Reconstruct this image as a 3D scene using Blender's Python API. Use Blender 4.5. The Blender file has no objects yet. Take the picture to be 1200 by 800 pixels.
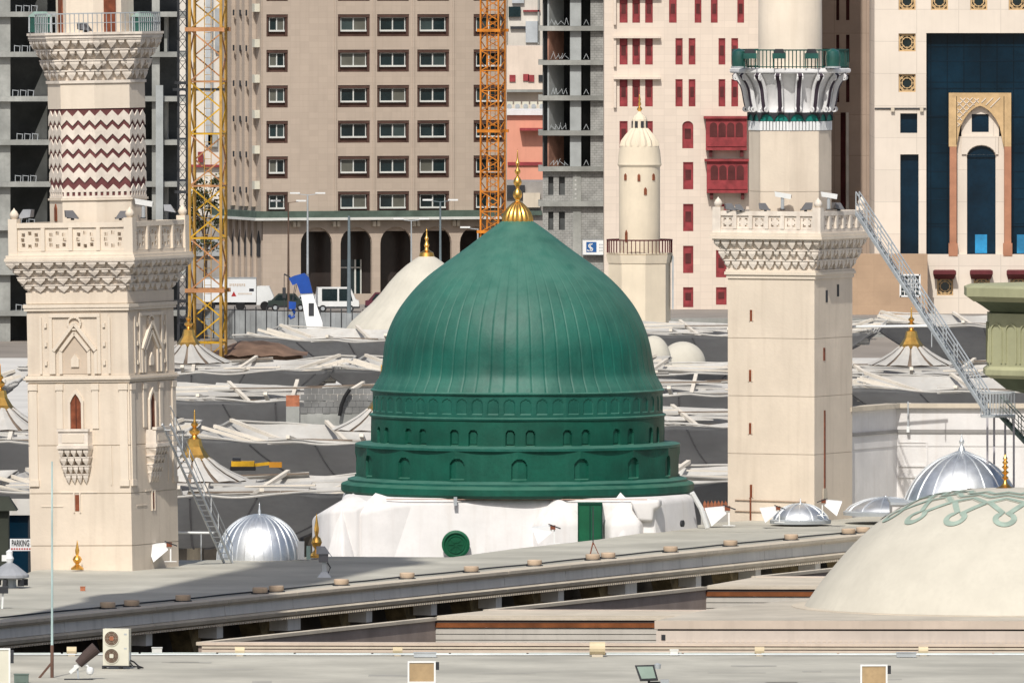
import bpy, bmesh, math, random
from mathutils import Vector, Matrix
R = math.radians
PI = math.pi
random.seed(7)
C = bpy.context.scene.collection
SC = bpy.context.scene
# ---------------------------------------------------------------- camera, light, exposure
CAMH = 34.5; F = 16000.0; YH = -60.0
cam = bpy.data.cameras.new('camera'); co = bpy.data.objects.new('camera', cam); C.objects.link(co)
co.location = (0, 0, CAMH); co.rotation_euler = (R(90), 0, 0)
cam.sensor_width = 36; cam.lens = F/1200*36; cam.shift_y = (YH-400)/1200.0
cam.clip_start = 5; cam.clip_end = 9000
SC.camera = co
SUN_AZ, SUN_EL = R(11), R(48)      # sun stands behind the camera, 11 degrees to its left
w = bpy.data.worlds.new('World'); SC.world = w; w.use_nodes = True
nt = w.node_tree; sky = nt.nodes.new('ShaderNodeTexSky'); sky.sky_type = 'NISHITA'; sky.sun_disc = False
sky.sun_elevation = SUN_EL; sky.sun_rotation = PI + SUN_AZ; sky.dust_density = 3.0; sky.air_density = 1.0
bg = nt.nodes['Background']; bg.inputs[1].default_value = 0.10
nt.links.new(sky.outputs[0], bg.inputs[0])
sl = bpy.data.lights.new('sun', 'SUN'); so = bpy.data.objects.new('sun', sl); C.objects.link(so)
sl.energy = 3.9; sl.angle = R(0.5); sl.color = (1, .965, .90)
sd = Vector((-math.sin(SUN_AZ)*math.cos(SUN_EL), -math.cos(SUN_AZ)*math.cos(SUN_EL), math.sin(SUN_EL)))
so.rotation_euler = sd.to_track_quat('Z', 'Y').to_euler(); so.location = (0, 0, 100)
SC.view_settings.view_transform = 'Standard'; SC.view_settings.look = 'None'
SC.view_settings.exposure = 0.0; SC.view_settings.gamma = 1.0
SC.render.resolution_x = 1024; SC.render.resolution_y = 682

# ---------------------------------------------------------------- helpers
def W(px, py, Y): return Vector(((px-600)/F*Y, Y, CAMH-(py-YH)/F*Y))
def XX(px, Y): return (px-600)/F*Y
def ZZ(py, Y): return CAMH-(py-YH)/F*Y
def YR(py, Z=9.0): return (CAMH-Z)*F/(py-YH)          # distance at which a level Z shows at row py
def G(px, py, Z=9.0):
    Y = YR(py, Z); return Vector((XX(px, Y), Y, Z))

MATS = {}
def mat(name, rgb, rough=.85, metal=0, var=.1, scale=.8, bump=0.0, bscale=6, streak=0, grid=None, spec=.3, dirt=None, dust=None, trans=0):
    if name in MATS: return MATS[name]
    m = bpy.data.materials.new(name); m.use_nodes = True; t = m.node_tree; N = t.nodes; L = t.links
    b = N['Principled BSDF']; b.inputs['Roughness'].default_value = rough; b.inputs['Metallic'].default_value = metal
    b.inputs['Specular IOR Level'].default_value = spec
    g = N.new('ShaderNodeNewGeometry')
    def noise(sc, det, src=None):
        n = N.new('ShaderNodeTexNoise'); n.inputs['Scale'].default_value = sc; n.inputs['Detail'].default_value = det
        L.new(src or g.outputs['Position'], n.inputs['Vector']); return n
    def mixc(fac, a, bcol, mode='MIX', f=None):
        x = N.new('ShaderNodeMix'); x.data_type = 'RGBA'; x.blend_type = mode
        if f is None: x.inputs[0].default_value = fac
        else: L.new(f, x.inputs[0])
        for i, v in ((6, a), (7, bcol)):
            if isinstance(v, tuple): x.inputs[i].default_value = v
            else: L.new(v, x.inputs[i])
        return x.outputs[2]
    def ramp(src, a, bb):
        r = N.new('ShaderNodeMapRange'); r.inputs[1].default_value = a; r.inputs[2].default_value = bb
        L.new(src, r.inputs[0]); return r.outputs[0]
    col = (*rgb, 1)
    n1 = noise(scale, 5)
    dk = tuple(c*(1-2.2*var) for c in rgb)+(1,); lt = tuple(min(1, c*(1+var)) for c in rgb)+(1,)
    out = mixc(0, dk, lt, f=ramp(n1.outputs[0], .3, .7))
    n2 = noise(scale*9, 3)
    out = mixc(0, out, mixc(.35, out, dk), f=ramp(n2.outputs[0], .45, .75))
    if streak:
        mp = N.new('ShaderNodeMapping'); mp.inputs['Scale'].default_value = (3.2, 3.2, .22); L.new(g.outputs['Position'], mp.inputs[0])
        n3 = noise(1.0, 4, mp.outputs[0])
        d = dirt or tuple(c*.55 for c in rgb)
        ms = N.new('ShaderNodeMath'); ms.operation = 'MULTIPLY'; ms.inputs[1].default_value = streak
        L.new(ramp(n3.outputs[0], .5, .78), ms.inputs[0])
        out = mixc(0, out, (*d, 1), f=ms.outputs[0])
    if grid:
        tc = N.new('ShaderNodeTexCoord'); sx = N.new('ShaderNodeSeparateXYZ'); L.new(tc.outputs['Object'], sx.inputs[0])
        ad = N.new('ShaderNodeMath'); L.new(sx.outputs[0], ad.inputs[0]); L.new(sx.outputs[1], ad.inputs[1])
        cb = N.new('ShaderNodeCombineXYZ'); L.new(ad.outputs[0], cb.inputs[0]); L.new(sx.outputs[2], cb.inputs[1])
        br = N.new('ShaderNodeTexBrick'); L.new(cb.outputs[0], br.inputs[0]); br.inputs['Scale'].default_value = 1
        br.inputs['Brick Width'].default_value = grid[0]; br.inputs['Row Height'].default_value = grid[1]
        br.inputs['Mortar Size'].default_value = grid[2]; br.offset = grid[4] if len(grid) > 4 else 0
        br.inputs['Color1'].default_value = (1, 1, 1, 1); br.inputs['Color2'].default_value = (.93, .93, .93, 1)
        k = grid[3]; br.inputs['Mortar'].default_value = (k, k, k, 1)
        out = mixc(1, out, br.outputs[0], 'MULTIPLY')
    if dust:                                     # pale dust settled on upward faces
        sn = N.new('ShaderNodeSeparateXYZ'); L.new(g.outputs['Normal'], sn.inputs[0])
        mr_ = N.new('ShaderNodeMapRange'); mr_.inputs[1].default_value = .15; mr_.inputs[2].default_value = .85; mr_.inputs[4].default_value = dust[3]; L.new(sn.outputs[2], mr_.inputs[0])
        mm_ = N.new('ShaderNodeMath'); mm_.operation = 'MULTIPLY'; L.new(mr_.outputs[0], mm_.inputs[0]); L.new(ramp(noise(1.3, 4).outputs[0], -.1, .6), mm_.inputs[1])
        out = mixc(0, out, (*dust[:3], 1), f=mm_.outputs[0])
    L.new(out, b.inputs['Base Color'])
    if trans:                                    # light filtering through the fabric
        tb = N.new('ShaderNodeBsdfTranslucent'); L.new(out, tb.inputs[0]); mx = N.new('ShaderNodeMixShader'); mx.inputs[0].default_value = trans
        L.new(b.outputs[0], mx.inputs[1]); L.new(tb.outputs[0], mx.inputs[2]); L.new(mx.outputs[0], N['Material Output'].inputs[0])
    if bump:
        n4 = noise(bscale, 4); bp = N.new('ShaderNodeBump'); bp.inputs['Strength'].default_value = bump; bp.inputs['Distance'].default_value = .05
        L.new(n4.outputs[0], bp.inputs['Height']); L.new(bp.outputs[0], b.inputs['Normal'])
    MATS[name] = m; return m

def glassmat(name, rgb, rough=.12):
    m = mat(name, rgb, rough=rough, var=.25, scale=.35, spec=.6); return m

class MB:
    def __init__(s): s.v = []; s.f = []
    def add(s, vs, fs):
        o = len(s.v); s.v += [tuple(p) for p in vs]; s.f += [tuple(o+i for i in f) for f in fs]; return s
    def box(s, x0, x1, y0, y1, z0, z1):
        return s.add([(x0,y0,z0),(x1,y0,z0),(x1,y1,z0),(x0,y1,z0),(x0,y0,z1),(x1,y0,z1),(x1,y1,z1),(x0,y1,z1)],
                     [(0,3,2,1),(4,5,6,7),(0,1,5,4),(1,2,6,5),(2,3,7,6),(3,0,4,7)])
    def frustum(s, hx0, hy0, z0, hx1, hy1, z1, cx=0, cy=0):
        v = [(cx-hx0,cy-hy0,z0),(cx+hx0,cy-hy0,z0),(cx+hx0,cy+hy0,z0),(cx-hx0,cy+hy0,z0),(cx-hx1,cy-hy1,z1),(cx+hx1,cy-hy1,z1),(cx+hx1,cy+hy1,z1),(cx-hx1,cy+hy1,z1)]
        return s.add(v, [(0,3,2,1),(4,5,6,7),(0,1,5,4),(1,2,6,5),(2,3,7,6),(3,0,4,7)])
    def bar(s, a, b, wd, ht=None, up=Vector((0,0,1))):
        ht = ht or wd; a = Vector(a); b = Vector(b); d = (b-a)
        if d.length < 1e-6: return s
        d.normalize(); sd_ = d.cross(up)
        if sd_.length < 1e-3: sd_ = d.cross(Vector((1,0,0)))
        sd_.normalize(); u2 = sd_.cross(d).normalized(); sd_ = sd_*wd/2; u2 = u2*ht/2
        v = [a-sd_-u2, a+sd_-u2, a+sd_+u2, a-sd_+u2, b-sd_-u2, b+sd_-u2, b+sd_+u2, b-sd_+u2]
        return s.add(v, [(0,3,2,1),(4,5,6,7),(0,1,5,4),(1,2,6,5),(2,3,7,6),(3,0,4,7)])
    def tube(s, pts, r, n=8):
        pts = [Vector(p) for p in pts]; rings = []
        rr = r if isinstance(r, (list, tuple)) else [r]*len(pts)
        for i, p in enumerate(pts):
            d = (pts[min(i+1, len(pts)-1)]-pts[max(i-1, 0)]).normalized()
            a = d.cross(Vector((0,0,1)))
            if a.length < 1e-2: a = d.cross(Vector((0,1,0)))
            a.normalize(); b = d.cross(a)
            rings.append([p+(a*math.cos(2*PI*k/n)+b*math.sin(2*PI*k/n))*rr[i] for k in range(n)])
        v = [q for r_ in rings for q in r_]; f = []
        for i in range(len(pts)-1):
            for k in range(n): f.append((i*n+k, i*n+(k+1)%n, (i+1)*n+(k+1)%n, (i+1)*n+k))
        f.append(tuple(range(n))[::-1]); f.append(tuple((len(pts)-1)*n+k for k in range(n)))
        return s.add(v, f)
    def lathe(s, prof, n=24, cx=0, cy=0, a0=0, a1=2*PI, mod=None, cap=True):
        full = abs(a1-a0-2*PI) < 1e-6; m = n if full else n+1; v = []; f = []
        for j, (r, z) in enumerate(prof):
            for i in range(m):
                a = a0+(a1-a0)*i/n; rr = r*(mod(a, z, r) if mod else 1)
                v.append((cx+rr*math.cos(a), cy+rr*math.sin(a), z))
        for j in range(len(prof)-1):
            for i in range(n):
                i2 = (i+1) % m if full else i+1
                f.append((j*m+i, j*m+i2, (j+1)*m+i2, (j+1)*m+i))
        if cap and full:
            if prof[0][0] > 1e-4: f.append(tuple(range(m))[::-1])
            if prof[-1][0] > 1e-4: f.append(tuple((len(prof)-1)*m+i for i in range(m)))
        return s.add(v, f)
    def prism(s, poly, y0, y1, axis='y'):      # poly of (x,z); extruded along y  (axis z: poly of (x,y) along z)
        n = len(poly)
        if axis == 'y': v = [(p[0], y0, p[1]) for p in poly]+[(p[0], y1, p[1]) for p in poly]
        elif axis == 'x': v = [(y0, p[0], p[1]) for p in poly]+[(y1, p[0], p[1]) for p in poly]
        else: v = [(p[0], p[1], y0) for p in poly]+[(p[0], p[1], y1) for p in poly]
        f = [tuple(range(n)), tuple(range(n, 2*n))[::-1]]+[(i, n+i, n+(i+1) % n, (i+1) % n) for i in range(n)]
        return s.add(v, f)
    def wall(s, x0, x1, z0, z1, rects, y=0, depth=.4, arch=()):   # wall with real openings; rect (xa,xb,za,zb), arch indices rounded
        xs = sorted({x0, x1} | {c for r in rects for c in r[:2] if x0 < c < x1}); zs = sorted({z0, z1} | {c for r in rects for c in r[2:] if z0 < c < z1})
        def inr(x, z): return any(r[0] < x < r[1] and r[2] < z < r[3] for r in rects)
        for i in range(len(xs)-1):
            for j in range(len(zs)-1):
                if not inr((xs[i]+xs[i+1])/2, (zs[j]+zs[j+1])/2):
                    s.add([(xs[i],y,zs[j]),(xs[i+1],y,zs[j]),(xs[i+1],y,zs[j+1]),(xs[i],y,zs[j+1])], [(0,1,2,3)])
        for k, (a, b, c, d) in enumerate(rects):
            if k in arch:
                r = (b-a)/2; cx = (a+b)/2; n = 10; zc = d-r*arch_k
                pts = [(cx+r*math.cos(PI*i/n), zc+(d-zc)*math.sin(PI*i/n)) for i in range(n+1)]
                for i in range(n):
                    p, q = pts[i], pts[i+1]; s.add([(p[0],y,p[1]),(p[0],y,d),(q[0],y,d),(q[0],y,q[1])], [(0,1,2,3)])
                    s.add([(p[0],y,p[1]),(q[0],y,q[1]),(q[0],y+depth,q[1]),(p[0],y+depth,p[1])], [(0,1,2,3)])
                s.add([(a,y,c),(a,y,zc),(a,y+depth,zc),(a,y+depth,c)], [(0,1,2,3)]); s.add([(b,y,c),(b,y,zc),(b,y+depth,zc),(b,y+depth,c)], [(0,3,2,1)])
            else:
                s.add([(a,y,c),(a,y,d),(a,y+depth,d),(a,y+depth,c)], [(0,1,2,3)]); s.add([(b,y,c),(b,y,d),(b,y+depth,d),(b,y+depth,c)], [(0,3,2,1)])
                s.add([(a,y,d),(b,y,d),(b,y+depth,d),(a,y+depth,d)], [(0,1,2,3)])
            s.add([(a,y,c),(b,y,c),(b,y+depth,c),(a,y+depth,c)], [(0,3,2,1)])
        return s
    def build(s, name, m, parent=None, loc=None, rz=None, smooth=False, kind=None, label=None, auto=None):
        me = bpy.data.meshes.new(name); me.from_pydata(s.v, [], s.f); me.update()
        if smooth: 
            bm = bmesh.new(); bm.from_mesh(me); bmesh.ops.remove_doubles(bm, verts=bm.verts, dist=1e-5)
            for e in bm.edges:
                if len(e.link_faces) == 2 and e.calc_face_angle(0) > R(38): e.smooth = False
            for f in bm.faces: f.smooth = True
            bmesh.ops.recalc_face_normals(bm, faces=bm.faces); bm.to_mesh(me); bm.free()
        me.materials.append(m)
        o = bpy.data.objects.new(name, me); C.objects.link(o)
        if parent: o.parent = parent
        if loc is not None: o.location = loc
        if rz is not None: o.rotation_euler = (0, 0, rz)
        if kind: o['kind'] = kind
        if label: o['label'] = label
        return o
arch_k = 1.0
def inst(o, parent=None, loc=None, rz=None, rot=None, sc=None):      # one more object sharing a part's mesh
    c = o.copy(); C.objects.link(c)
    if parent is not None: c.parent = parent
    if loc is not None: c.location = loc
    if rz is not None: c.rotation_euler = (0, 0, rz)
    if rot is not None: c.rotation_euler = rot
    if sc is not None: c.scale = sc
    return c
def thing(name, label, cat, loc=(0,0,0), rz=0, group=None):
    o = bpy.data.objects.new(name, None); C.objects.link(o); o.location = loc; o.rotation_euler = (0,0,rz)
    o['label'] = label; o['category'] = cat
    if group: o['group'] = group
    return o
def tag(o, label, cat, group=None):
    o['label'] = label; o['category'] = cat
    if group: o['group'] = group
    return o
def copy_thing(root, label, loc=None, rz=None, sc=None):
    r = root.copy(); C.objects.link(r); r['label'] = label
    if loc is not None: r.location = loc
    if rz is not None: r.rotation_euler = (0, 0, rz)
    if sc is not None: r.scale = (sc,)*3 if isinstance(sc, (int, float)) else sc
    for ch in [o for o in C.objects if o.parent == root]:
        c = ch.copy(); C.objects.link(c); c.parent = r
        for g_ in [o for o in C.objects if o.parent == ch]:
            d = g_.copy(); C.objects.link(d); d.parent = c
    return r
def text_mesh(txt, size, m, name, parent, loc, depth=.01, rot=(PI/2,0,0), bold=0.0):
    cu = bpy.data.curves.new('txt', 'FONT'); cu.body = txt; cu.size = size; cu.extrude = depth; cu.align_x = 'LEFT'; cu.offset = bold
    to = bpy.data.objects.new('txt', cu); C.objects.link(to); bpy.context.view_layer.update()
    me = bpy.data.meshes.new_from_object(to.evaluated_get(bpy.context.evaluated_depsgraph_get()))
    bpy.data.objects.remove(to); me.materials.clear(); me.materials.append(m)
    o = bpy.data.objects.new(name, me); C.objects.link(o); o.parent = parent; o.location = loc; o.rotation_euler = rot; return o
def struct(mb, name, m, **k): o = mb.build(name, m, **k); o['kind'] = 'structure'; return o

# ---------------------------------------------------------------- materials
stone = mat('cream_stone', (.685,.59,.48), var=.05, scale=.5, bump=.15, bscale=8, streak=.3, dirt=(.42,.34,.26))
stone2 = mat('warm_cream_stone', (.715,.625,.515), var=.04, scale=.5, bump=.12, bscale=8, streak=.25, dirt=(.45,.37,.28))
carved = mat('carved_white_stone', (.73,.655,.57), var=.08, scale=2, bump=.15, streak=.35, dirt=(.42,.33,.27))
white = mat('white_plaster', (.70,.68,.665), var=.05, scale=.7, bump=.25, bscale=3, streak=.35, dirt=(.52,.47,.43))
whitemetal = mat('white_metal', (.72,.73,.72), rough=.5, var=.05)
green = mat('green_lead', (.005,.092,.066), rough=.55, var=.16, scale=.55, bump=.25, bscale=5, streak=.5, dirt=(.022,.125,.09), spec=.35, dust=(.085,.20,.155,.65))
greendk = mat('green_paint', (.003,.078,.050), rough=.6, var=.16, scale=.8, bump=.2, streak=.2, dirt=(.02,.13,.09), dust=(.07,.18,.13,.6))
dooorgreen = mat('green_door_paint', (.006,.10,.045), rough=.5, var=.15)
gold = mat('gilded_brass', (.95,.52,.13), rough=.34, metal=1, var=.12, scale=4)
silver = mat('silver_sheet', (.78,.80,.82), rough=.5, metal=1, var=.1, scale=2)
seam = mat('silver_seam', (.85,.87,.88), rough=.35, metal=.8, var=.05)
redchev = mat('maroon_stone', (.15,.052,.052), var=.15, scale=3)
brownwood = mat('red_brown_wood', (.22,.065,.03), rough=.6, var=.2, scale=4)
steel = mat('galvanised_steel', (.46,.49,.51), rough=.5, metal=.3, var=.1)
dark = mat('dark_grey_metal', (.035,.037,.042), rough=.6, var=.2)
roofm = mat('roof_membrane', (.46,.44,.375), var=.12, scale=.25, bump=.15, bscale=3)
roofd = mat('grey_fascia_stone', (.72,.69,.64), var=.05, scale=.6, streak=.4, dirt=(.42,.40,.36))
lipm = mat('pale_lip_stone', (.57,.50,.40), var=.07, scale=.6, streak=.3)
pink = mat('pinkish_moulding', (.60,.50,.41), var=.06, scale=.5, streak=.2)
paleg = mat('pale_panel', (.50,.47,.42), var=.06, scale=.5, streak=.25)
rust = mat('rust_brown_paint', (.20,.065,.02), var=.2, scale=1.5)
voidm = mat('shaded_recess_stone', (.07,.06,.05), var=.25, scale=.6)  # near-black base colour carries the shade of deep gaps and recesses
canW = mat('white_canopy_fabric', (.63,.61,.57), var=.12, scale=.3, streak=.35, dirt=(.5,.44,.37), trans=.25)
canG = mat('grey_canopy_underside', (.31,.315,.33), var=.12, scale=.22, bump=.35, bscale=.8, streak=.3, dirt=(.26,.25,.25), trans=.4)  # underside of the same fabric, greyed for the shade it lies in
beamW = mat('cream_painted_beam', (.68,.62,.53), rough=.6, var=.08, scale=.8)
brown_str = mat('brown_strip', (.20,.155,.12), var=.2)
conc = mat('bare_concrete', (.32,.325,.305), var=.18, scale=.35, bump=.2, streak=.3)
concd = mat('dark_interior_concrete', (.10,.105,.105), var=.2, scale=.4)  # darker copy of the concrete, interior shade put into its colour
block = mat('grey_blockwork', (.33,.33,.315), var=.14, scale=1.2, grid=(.42,.22,.02,.62,.5), bump=.2)
hotel = mat('beige_facade_stone', (.46,.38,.31), var=.03, scale=.12, grid=(.9,.55,.02,.9), streak=.12)
hotelred = mat('brown_red_surround', (.085,.046,.036), var=.15, scale=1)
winwhite = mat('white_window_frame', (.62,.63,.60), rough=.5, var=.05)
glass = glassmat('dark_teal_glass', (.012,.025,.028))
bluegl = mat('deep_blue_glass', (.002,.016,.032), rough=.2, var=.25, scale=.35, spec=.25)
bluegrid = mat('blue_curtain_wall', (.003,.020,.038), rough=.2, var=.25, scale=.2, grid=(1.5,3.2,.05,.55), spec=.2)
skyblue = glassmat('bright_blue_glass', (.02,.25,.50))
greenled = mat('green_tiled_ledge', (.085,.12,.098), var=.15, scale=1)
redfac = mat('pale_pink_facade', (.68,.585,.495), var=.03, scale=.12, grid=(1.1,.62,.025,.88), streak=.1)
redwin = mat('crimson_shutter', (.27,.04,.045), rough=.6, var=.18, scale=1.5)
reddark = mat('dark_red_lattice', (.10,.025,.025), var=.2)
brownst = mat('tan_brown_stone', (.44,.33,.255), var=.06, scale=.3, grid=(3.0,3.8,.03,.75))
creamf = mat('cream_facade_panels', (.70,.62,.53), var=.04, scale=.15, grid=(3.8,2.9,.04,.82), streak=.1)
ochre = mat('ochre_carved_stone', (.55,.38,.20), var=.1, scale=1.5)
rose = mat('rose_column_stone', (.42,.20,.12), var=.1)
yellow = mat('yellow_crane_paint', (.55,.31,.015), rough=.5, var=.2, scale=1)
orange = mat('orange_crane_paint', (.50,.17,.015), rough=.5, var=.2, scale=1)
rustor = mat('faded_orange_paint', (.45,.22,.10), rough=.6, var=.2, scale=1)
salmon = mat('salmon_plaster', (.66,.30,.21), var=.05, scale=.3, streak=.2)
creamd = mat('cream_dome_plaster', (.53,.50,.425), var=.045, scale=.7, bump=.1, streak=.12)
tealp = mat('teal_dome_paint', (.31,.39,.33), var=.1, scale=2)
teald = mat('pale_teal_dome_paint', (.43,.45,.375), var=.08, scale=2)
sage = mat('sage_green_stone', (.36,.36,.22), var=.07, scale=.6, streak=.25)
saged = mat('dark_sage_shade', (.10,.12,.07), var=.1)  # dark copy of sage, shade below the overhangs put into colour
minc = mat('old_cream_plaster', (.68,.59,.455), var=.05, scale=.5, bump=.1, streak=.15)
tealr = mat('teal_railing_paint', (.018,.09,.075), rough=.5, var=.2)
tealgl = mat('teal_lamp_glass', (.02,.09,.075), rough=.2, var=.2, spec=.6)
bluep = mat('blue_crane_paint', (.01,.06,.30), rough=.45, var=.12)
black = mat('black_rubber', (.012,.012,.013), rough=.7, var=.2)
redp = mat('red_paint', (.45,.03,.03), rough=.5, var=.1)
terra = mat('terracotta', (.40,.15,.08), var=.2, scale=3)
earth = mat('brown_earth', (.20,.125,.085), var=.25, scale=.6, bump=.6, bscale=1.5)
plaza = mat('plaza_paving', (.34,.30,.26), var=.12, scale=.1, grid=(2,2,.03,.8))
fencem = mat('grey_sheet_fence', (.34,.36,.37), rough=.6, var=.12, scale=.8)
leafm = mat('dusty_tree_leaves', (.07,.085,.035), var=.35, scale=2)
trunkm = mat('tree_bark', (.10,.07,.05), var=.2)
signw = mat('white_sign_sheet', (.75,.76,.76), rough=.5, var=.03)
blued = mat('blue_sign_ink', (.02,.10,.30), rough=.5, var=.05)
inkd = mat('black_sign_ink', (.02,.02,.03), rough=.5, var=.05)
acm = mat('ivory_enamel', (.62,.60,.50), rough=.45, var=.05)
bronzeg = mat('bronze_lamp_glass', (.38,.27,.15), rough=.3, var=.15, spec=.5)
beigebox = mat('beige_enamel', (.60,.50,.33), rough=.5, var=.08)
asph = mat('dark_asphalt', (.05,.05,.052), var=.2, scale=.5)

# ================================================================ GROUND
g = MB(); g.add([(-4000,-300,0),(4000,-300,0),(4000,8000,0),(-4000,8000,0)], [(0,1,2,3)]); struct(g, 'ground', plaza)
g = MB().box(-120, 120, 1215, 1268, 0.004, 1.5); struct(g, 'road_terrace', mat('road_paving', (.25,.23,.21), var=.1, scale=.3))
g = MB().box(-120, 120, 1213.5, 1215, 0.004, 1.65); struct(g, 'kerb', conc)

# ================================================================ BACKGROUND BUILDINGS
class Face:
    def __init__(s, px, Y, psi): s.X0 = XX(px, Y); s.Y0 = Y; s.p = psi
    def loc(s, px, py, y=0):
        k = (px-600)/F; c, sn = math.cos(s.p), math.sin(s.p)
        X0 = s.X0-sn*y; Y0 = s.Y0+c*y
        t = (k*Y0-X0)/(c-k*sn); Y = Y0+t*sn
        return t, CAMH-(py-YH)/F*Y
    def rect(s, x0, y0, x1, y1): 
        a = s.loc(x0, (y0+y1)/2)[0]; b = s.loc(x1, (y0+y1)/2)[0]; xm = (x0+x1)/2
        return (a, b, s.loc(xm, y1)[1], s.loc(xm, y0)[1])

# ---- beige hotel
fh = Face(308, 1270, R(18)); hr = thing('hotel', 'beige stone hotel with brown framed windows over an arcade of round arches', 'building', (fh.X0, 1270, 0), fh.p)
TOP = 62.0
LW = fh.loc(594, 100)[0]; D = 13.5
rows = [-24.5+41.5*i for i in range(7)]
cols = [(308.8,337.5), (396,433.5), (442,479.5), (489,526.5), (555,592)]
wr = []
for c in cols:
    for i, y in enumerate(rows):
        r = fh.rect(c[0], y-c[0]*.006+2, c[1], y+26-c[0]*.006+2); 
        wr.append(r)
wr = [(max(a,.35), min(b, LW-.1), c_, d) for a, b, c_, d in wr]
zl0 = fh.loc(420, 256)[1]; zl1 = fh.loc(420, 247)[1]
zs_ = sorted({round(r[2],2) for r in wr})
# level rows: same height for all windows of a row
wr2 = []
for ci, c in enumerate(cols):
    for i, y in enumerate(rows):
        base = fh.rect(396, y, 433.5, y+26); r = wr[ci*7+i]; wr2.append((r[0], r[1], base[2], base[3]))
MB().wall(0, LW, zl1, TOP, wr2, 0, .55).build('wall', hotel, hr)
arches = [fh.rect(352.5+46.6*i, 267, 389.5+46.6*i, 345) for i in range(5)]
zf = fh.loc(420, 345)[1]
arches = [(a, b, zf, fh.loc(420, 266)[1]) for a, b, _, _ in arches]
MB().wall(0, LW, 0, zl0, arches, 0, .45, arch=range(5)).build('wall', hotel, hr)
MB().box(0.01, .6, .46, D, 0, zl0-.01).box(LW-.6, LW, .46, D, 0, zl0-.01).box(.6, LW-.6, .46, 2.89, 0, zf).box(.6, LW-.6, .46, 2.89, zl0-1.2, zl0-.01).box(0.01, LW, 12.9, D, 0, TOP).build('wall', hotel, hr)
# left side wall (recedes)
side = MB(); side.box(-.002, .3, .56, D, zl1, TOP); side.box(.31, LW, 1.4, 1.7, zl1, TOP); side.build('wall', hotel, hr)
MB().box(0, LW, 0, D, TOP-.3, TOP).build('roof', hotel, hr)
for yy in (2.2, 4.6, 6.2, 8.8):                                 # fluted piers on the side wall
    MB().box(-.38, -.01, yy, yy+.9, zl1+.4, TOP-1).build('pilaster', hotel, hr)
bx = MB().box(-.5, 0, 0, .8, 0, .75)
first = None
for i in range(6):
    z = ZZ(8+41.5*i+6, 1272)
    if first is None: first = bx.build('air_conditioner', acm, hr, loc=(-.01, .95, z))
    else: inst(first, hr, loc=(-.01, .95, z))
for (yy) in (3.7, 5.7, 7.8):
    f0 = None
    for i in range(6):
        z = ZZ(15+41.5*i, 1273)
        MB().box(-.42, -.39, yy, yy+.5, z-.3, z+.25).build('drain_outlet', dark, hr) if f0 is None and i == 0 else None
        if i == 0: f0 = [o for o in C.objects if o.name.startswith('drain_outlet')][-1]
        else: inst(f0, hr, loc=(0, 0, z-ZZ(15, 1273)))
# ledge
lg = MB().box(-.9, LW+.5, -.9, 0, zl0, zl1).box(-.9, 0, 0, D, zl0, zl1); lg.build('ledge', greenled, hr)
lg = MB().box(-1.0, LW+.5, -1.02, -.9, zl0-.12, zl0+.12).box(-1.02, -.9, -.9, D, zl0-.12, zl0+.12); lg.build('ledge_lip', winwhite, hr)
for i in range(6):
    a = fh.loc(346+46.8*i, 262)[0]; MB().box(a-.35, a-.05, -.5, -.01, zl0-.75, zl0-.25).box(a+.05, a+.35, -.5, -.01, zl0-.75, zl0-.25).build('wall_lamp', lipm, hr)
for i in range(6):                                             # pointed blind arches of the side wall
    yy = 1.3+i*2.0; z0 = zl0-2.6
    MB().prism([(yy-.55, z0-.9), (yy+.55, z0-.9), (yy+.55, z0+.5), (yy, z0+1.5), (yy-.55, z0+.5)], -.06, -.01, 'x').build('niche', dark, hr)
    MB().box(-.3, -.01, yy+.7, yy+1.1, 1.2, zl0-.02).build('pilaster', hotel, hr)
for px_ in (393, 438, 484.5, 531):
    a = fh.loc(px_, 100)[0]; MB().box(a-.09, a+.09, -.1, -.005, zl1+.01, TOP-.2).build('pilaster', hotel, hr)
# windows
def hwin(r, mb_only=False):
    x0, x1, z0, z1 = 0, r[1]-r[0], 0, r[3]-r[2]
    s = MB().box(x0+.02, x1-.02, .42, .5, z0+.02, z1-.02)
    s.box(x0+.02, x0+.22, .12, .42, z0+.02, z1-.02).box(x1-.22, x1-.02, .12, .42, z0+.02, z1-.02).box(x0+.02, x1-.02, .05, .42, z1-.28, z1-.02)
    win = s.build('window', hotelred, hr)
    a, b, c, d = x0+.42, x1-.36, z0+.62, z1-.36
    fr = MB().box(a-.07, b+.07, .3, .4, d, d+.07).box(a-.1, b+.1, .2, .4, c-.16, c).box(a-.07, a, .3, .4, c, d).box(b, b+.07, .3, .4, c, d)
    mid = (a+b)/2; fr.box(mid-.05, mid+.05, .28, .4, c, d).build('frame', winwhite, win)
    MB().box(a, mid-.07, .36, .39, c, d).build('pane', glass, win); MB().box(mid+.07, b, .36, .39, c, d).build('pane', glass, win)
    return win
protos = {}
for ci in range(5):
    for i in range(7):
        r = wr2[ci*7+i]; key = 0 if ci == 0 else (9 if ci == 4 else 1)
        if key not in protos: protos[key] = hwin(r); protos[key].location = (r[0], 0, r[2])
        else:
            wn = inst(protos[key], hr, loc=(r[0], 0, r[2]))
            for ch in [o for o in C.objects if o.parent == protos[key]]:
                c = ch.copy(); C.objects.link(c); c.parent = wn
                if c.name.startswith('pane') and random.random() < .3:        # some panes differ: drawn curtains and paler glass
                    c.material_slots[0].link = 'OBJECT'; c.material_slots[0].material = random.choice([mat('drawn_curtain', (.12,.12,.10), rough=.3), mat('paler_glass_pane', (.04,.06,.06), rough=.15, spec=.6)])
MB().box(.6, LW-.6, 2.9, 3.3, 0, zl0-.01).build('arcade_glazing', mat('dark_brown_glass', (.035,.028,.026), rough=.25, spec=.4), hr)
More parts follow.
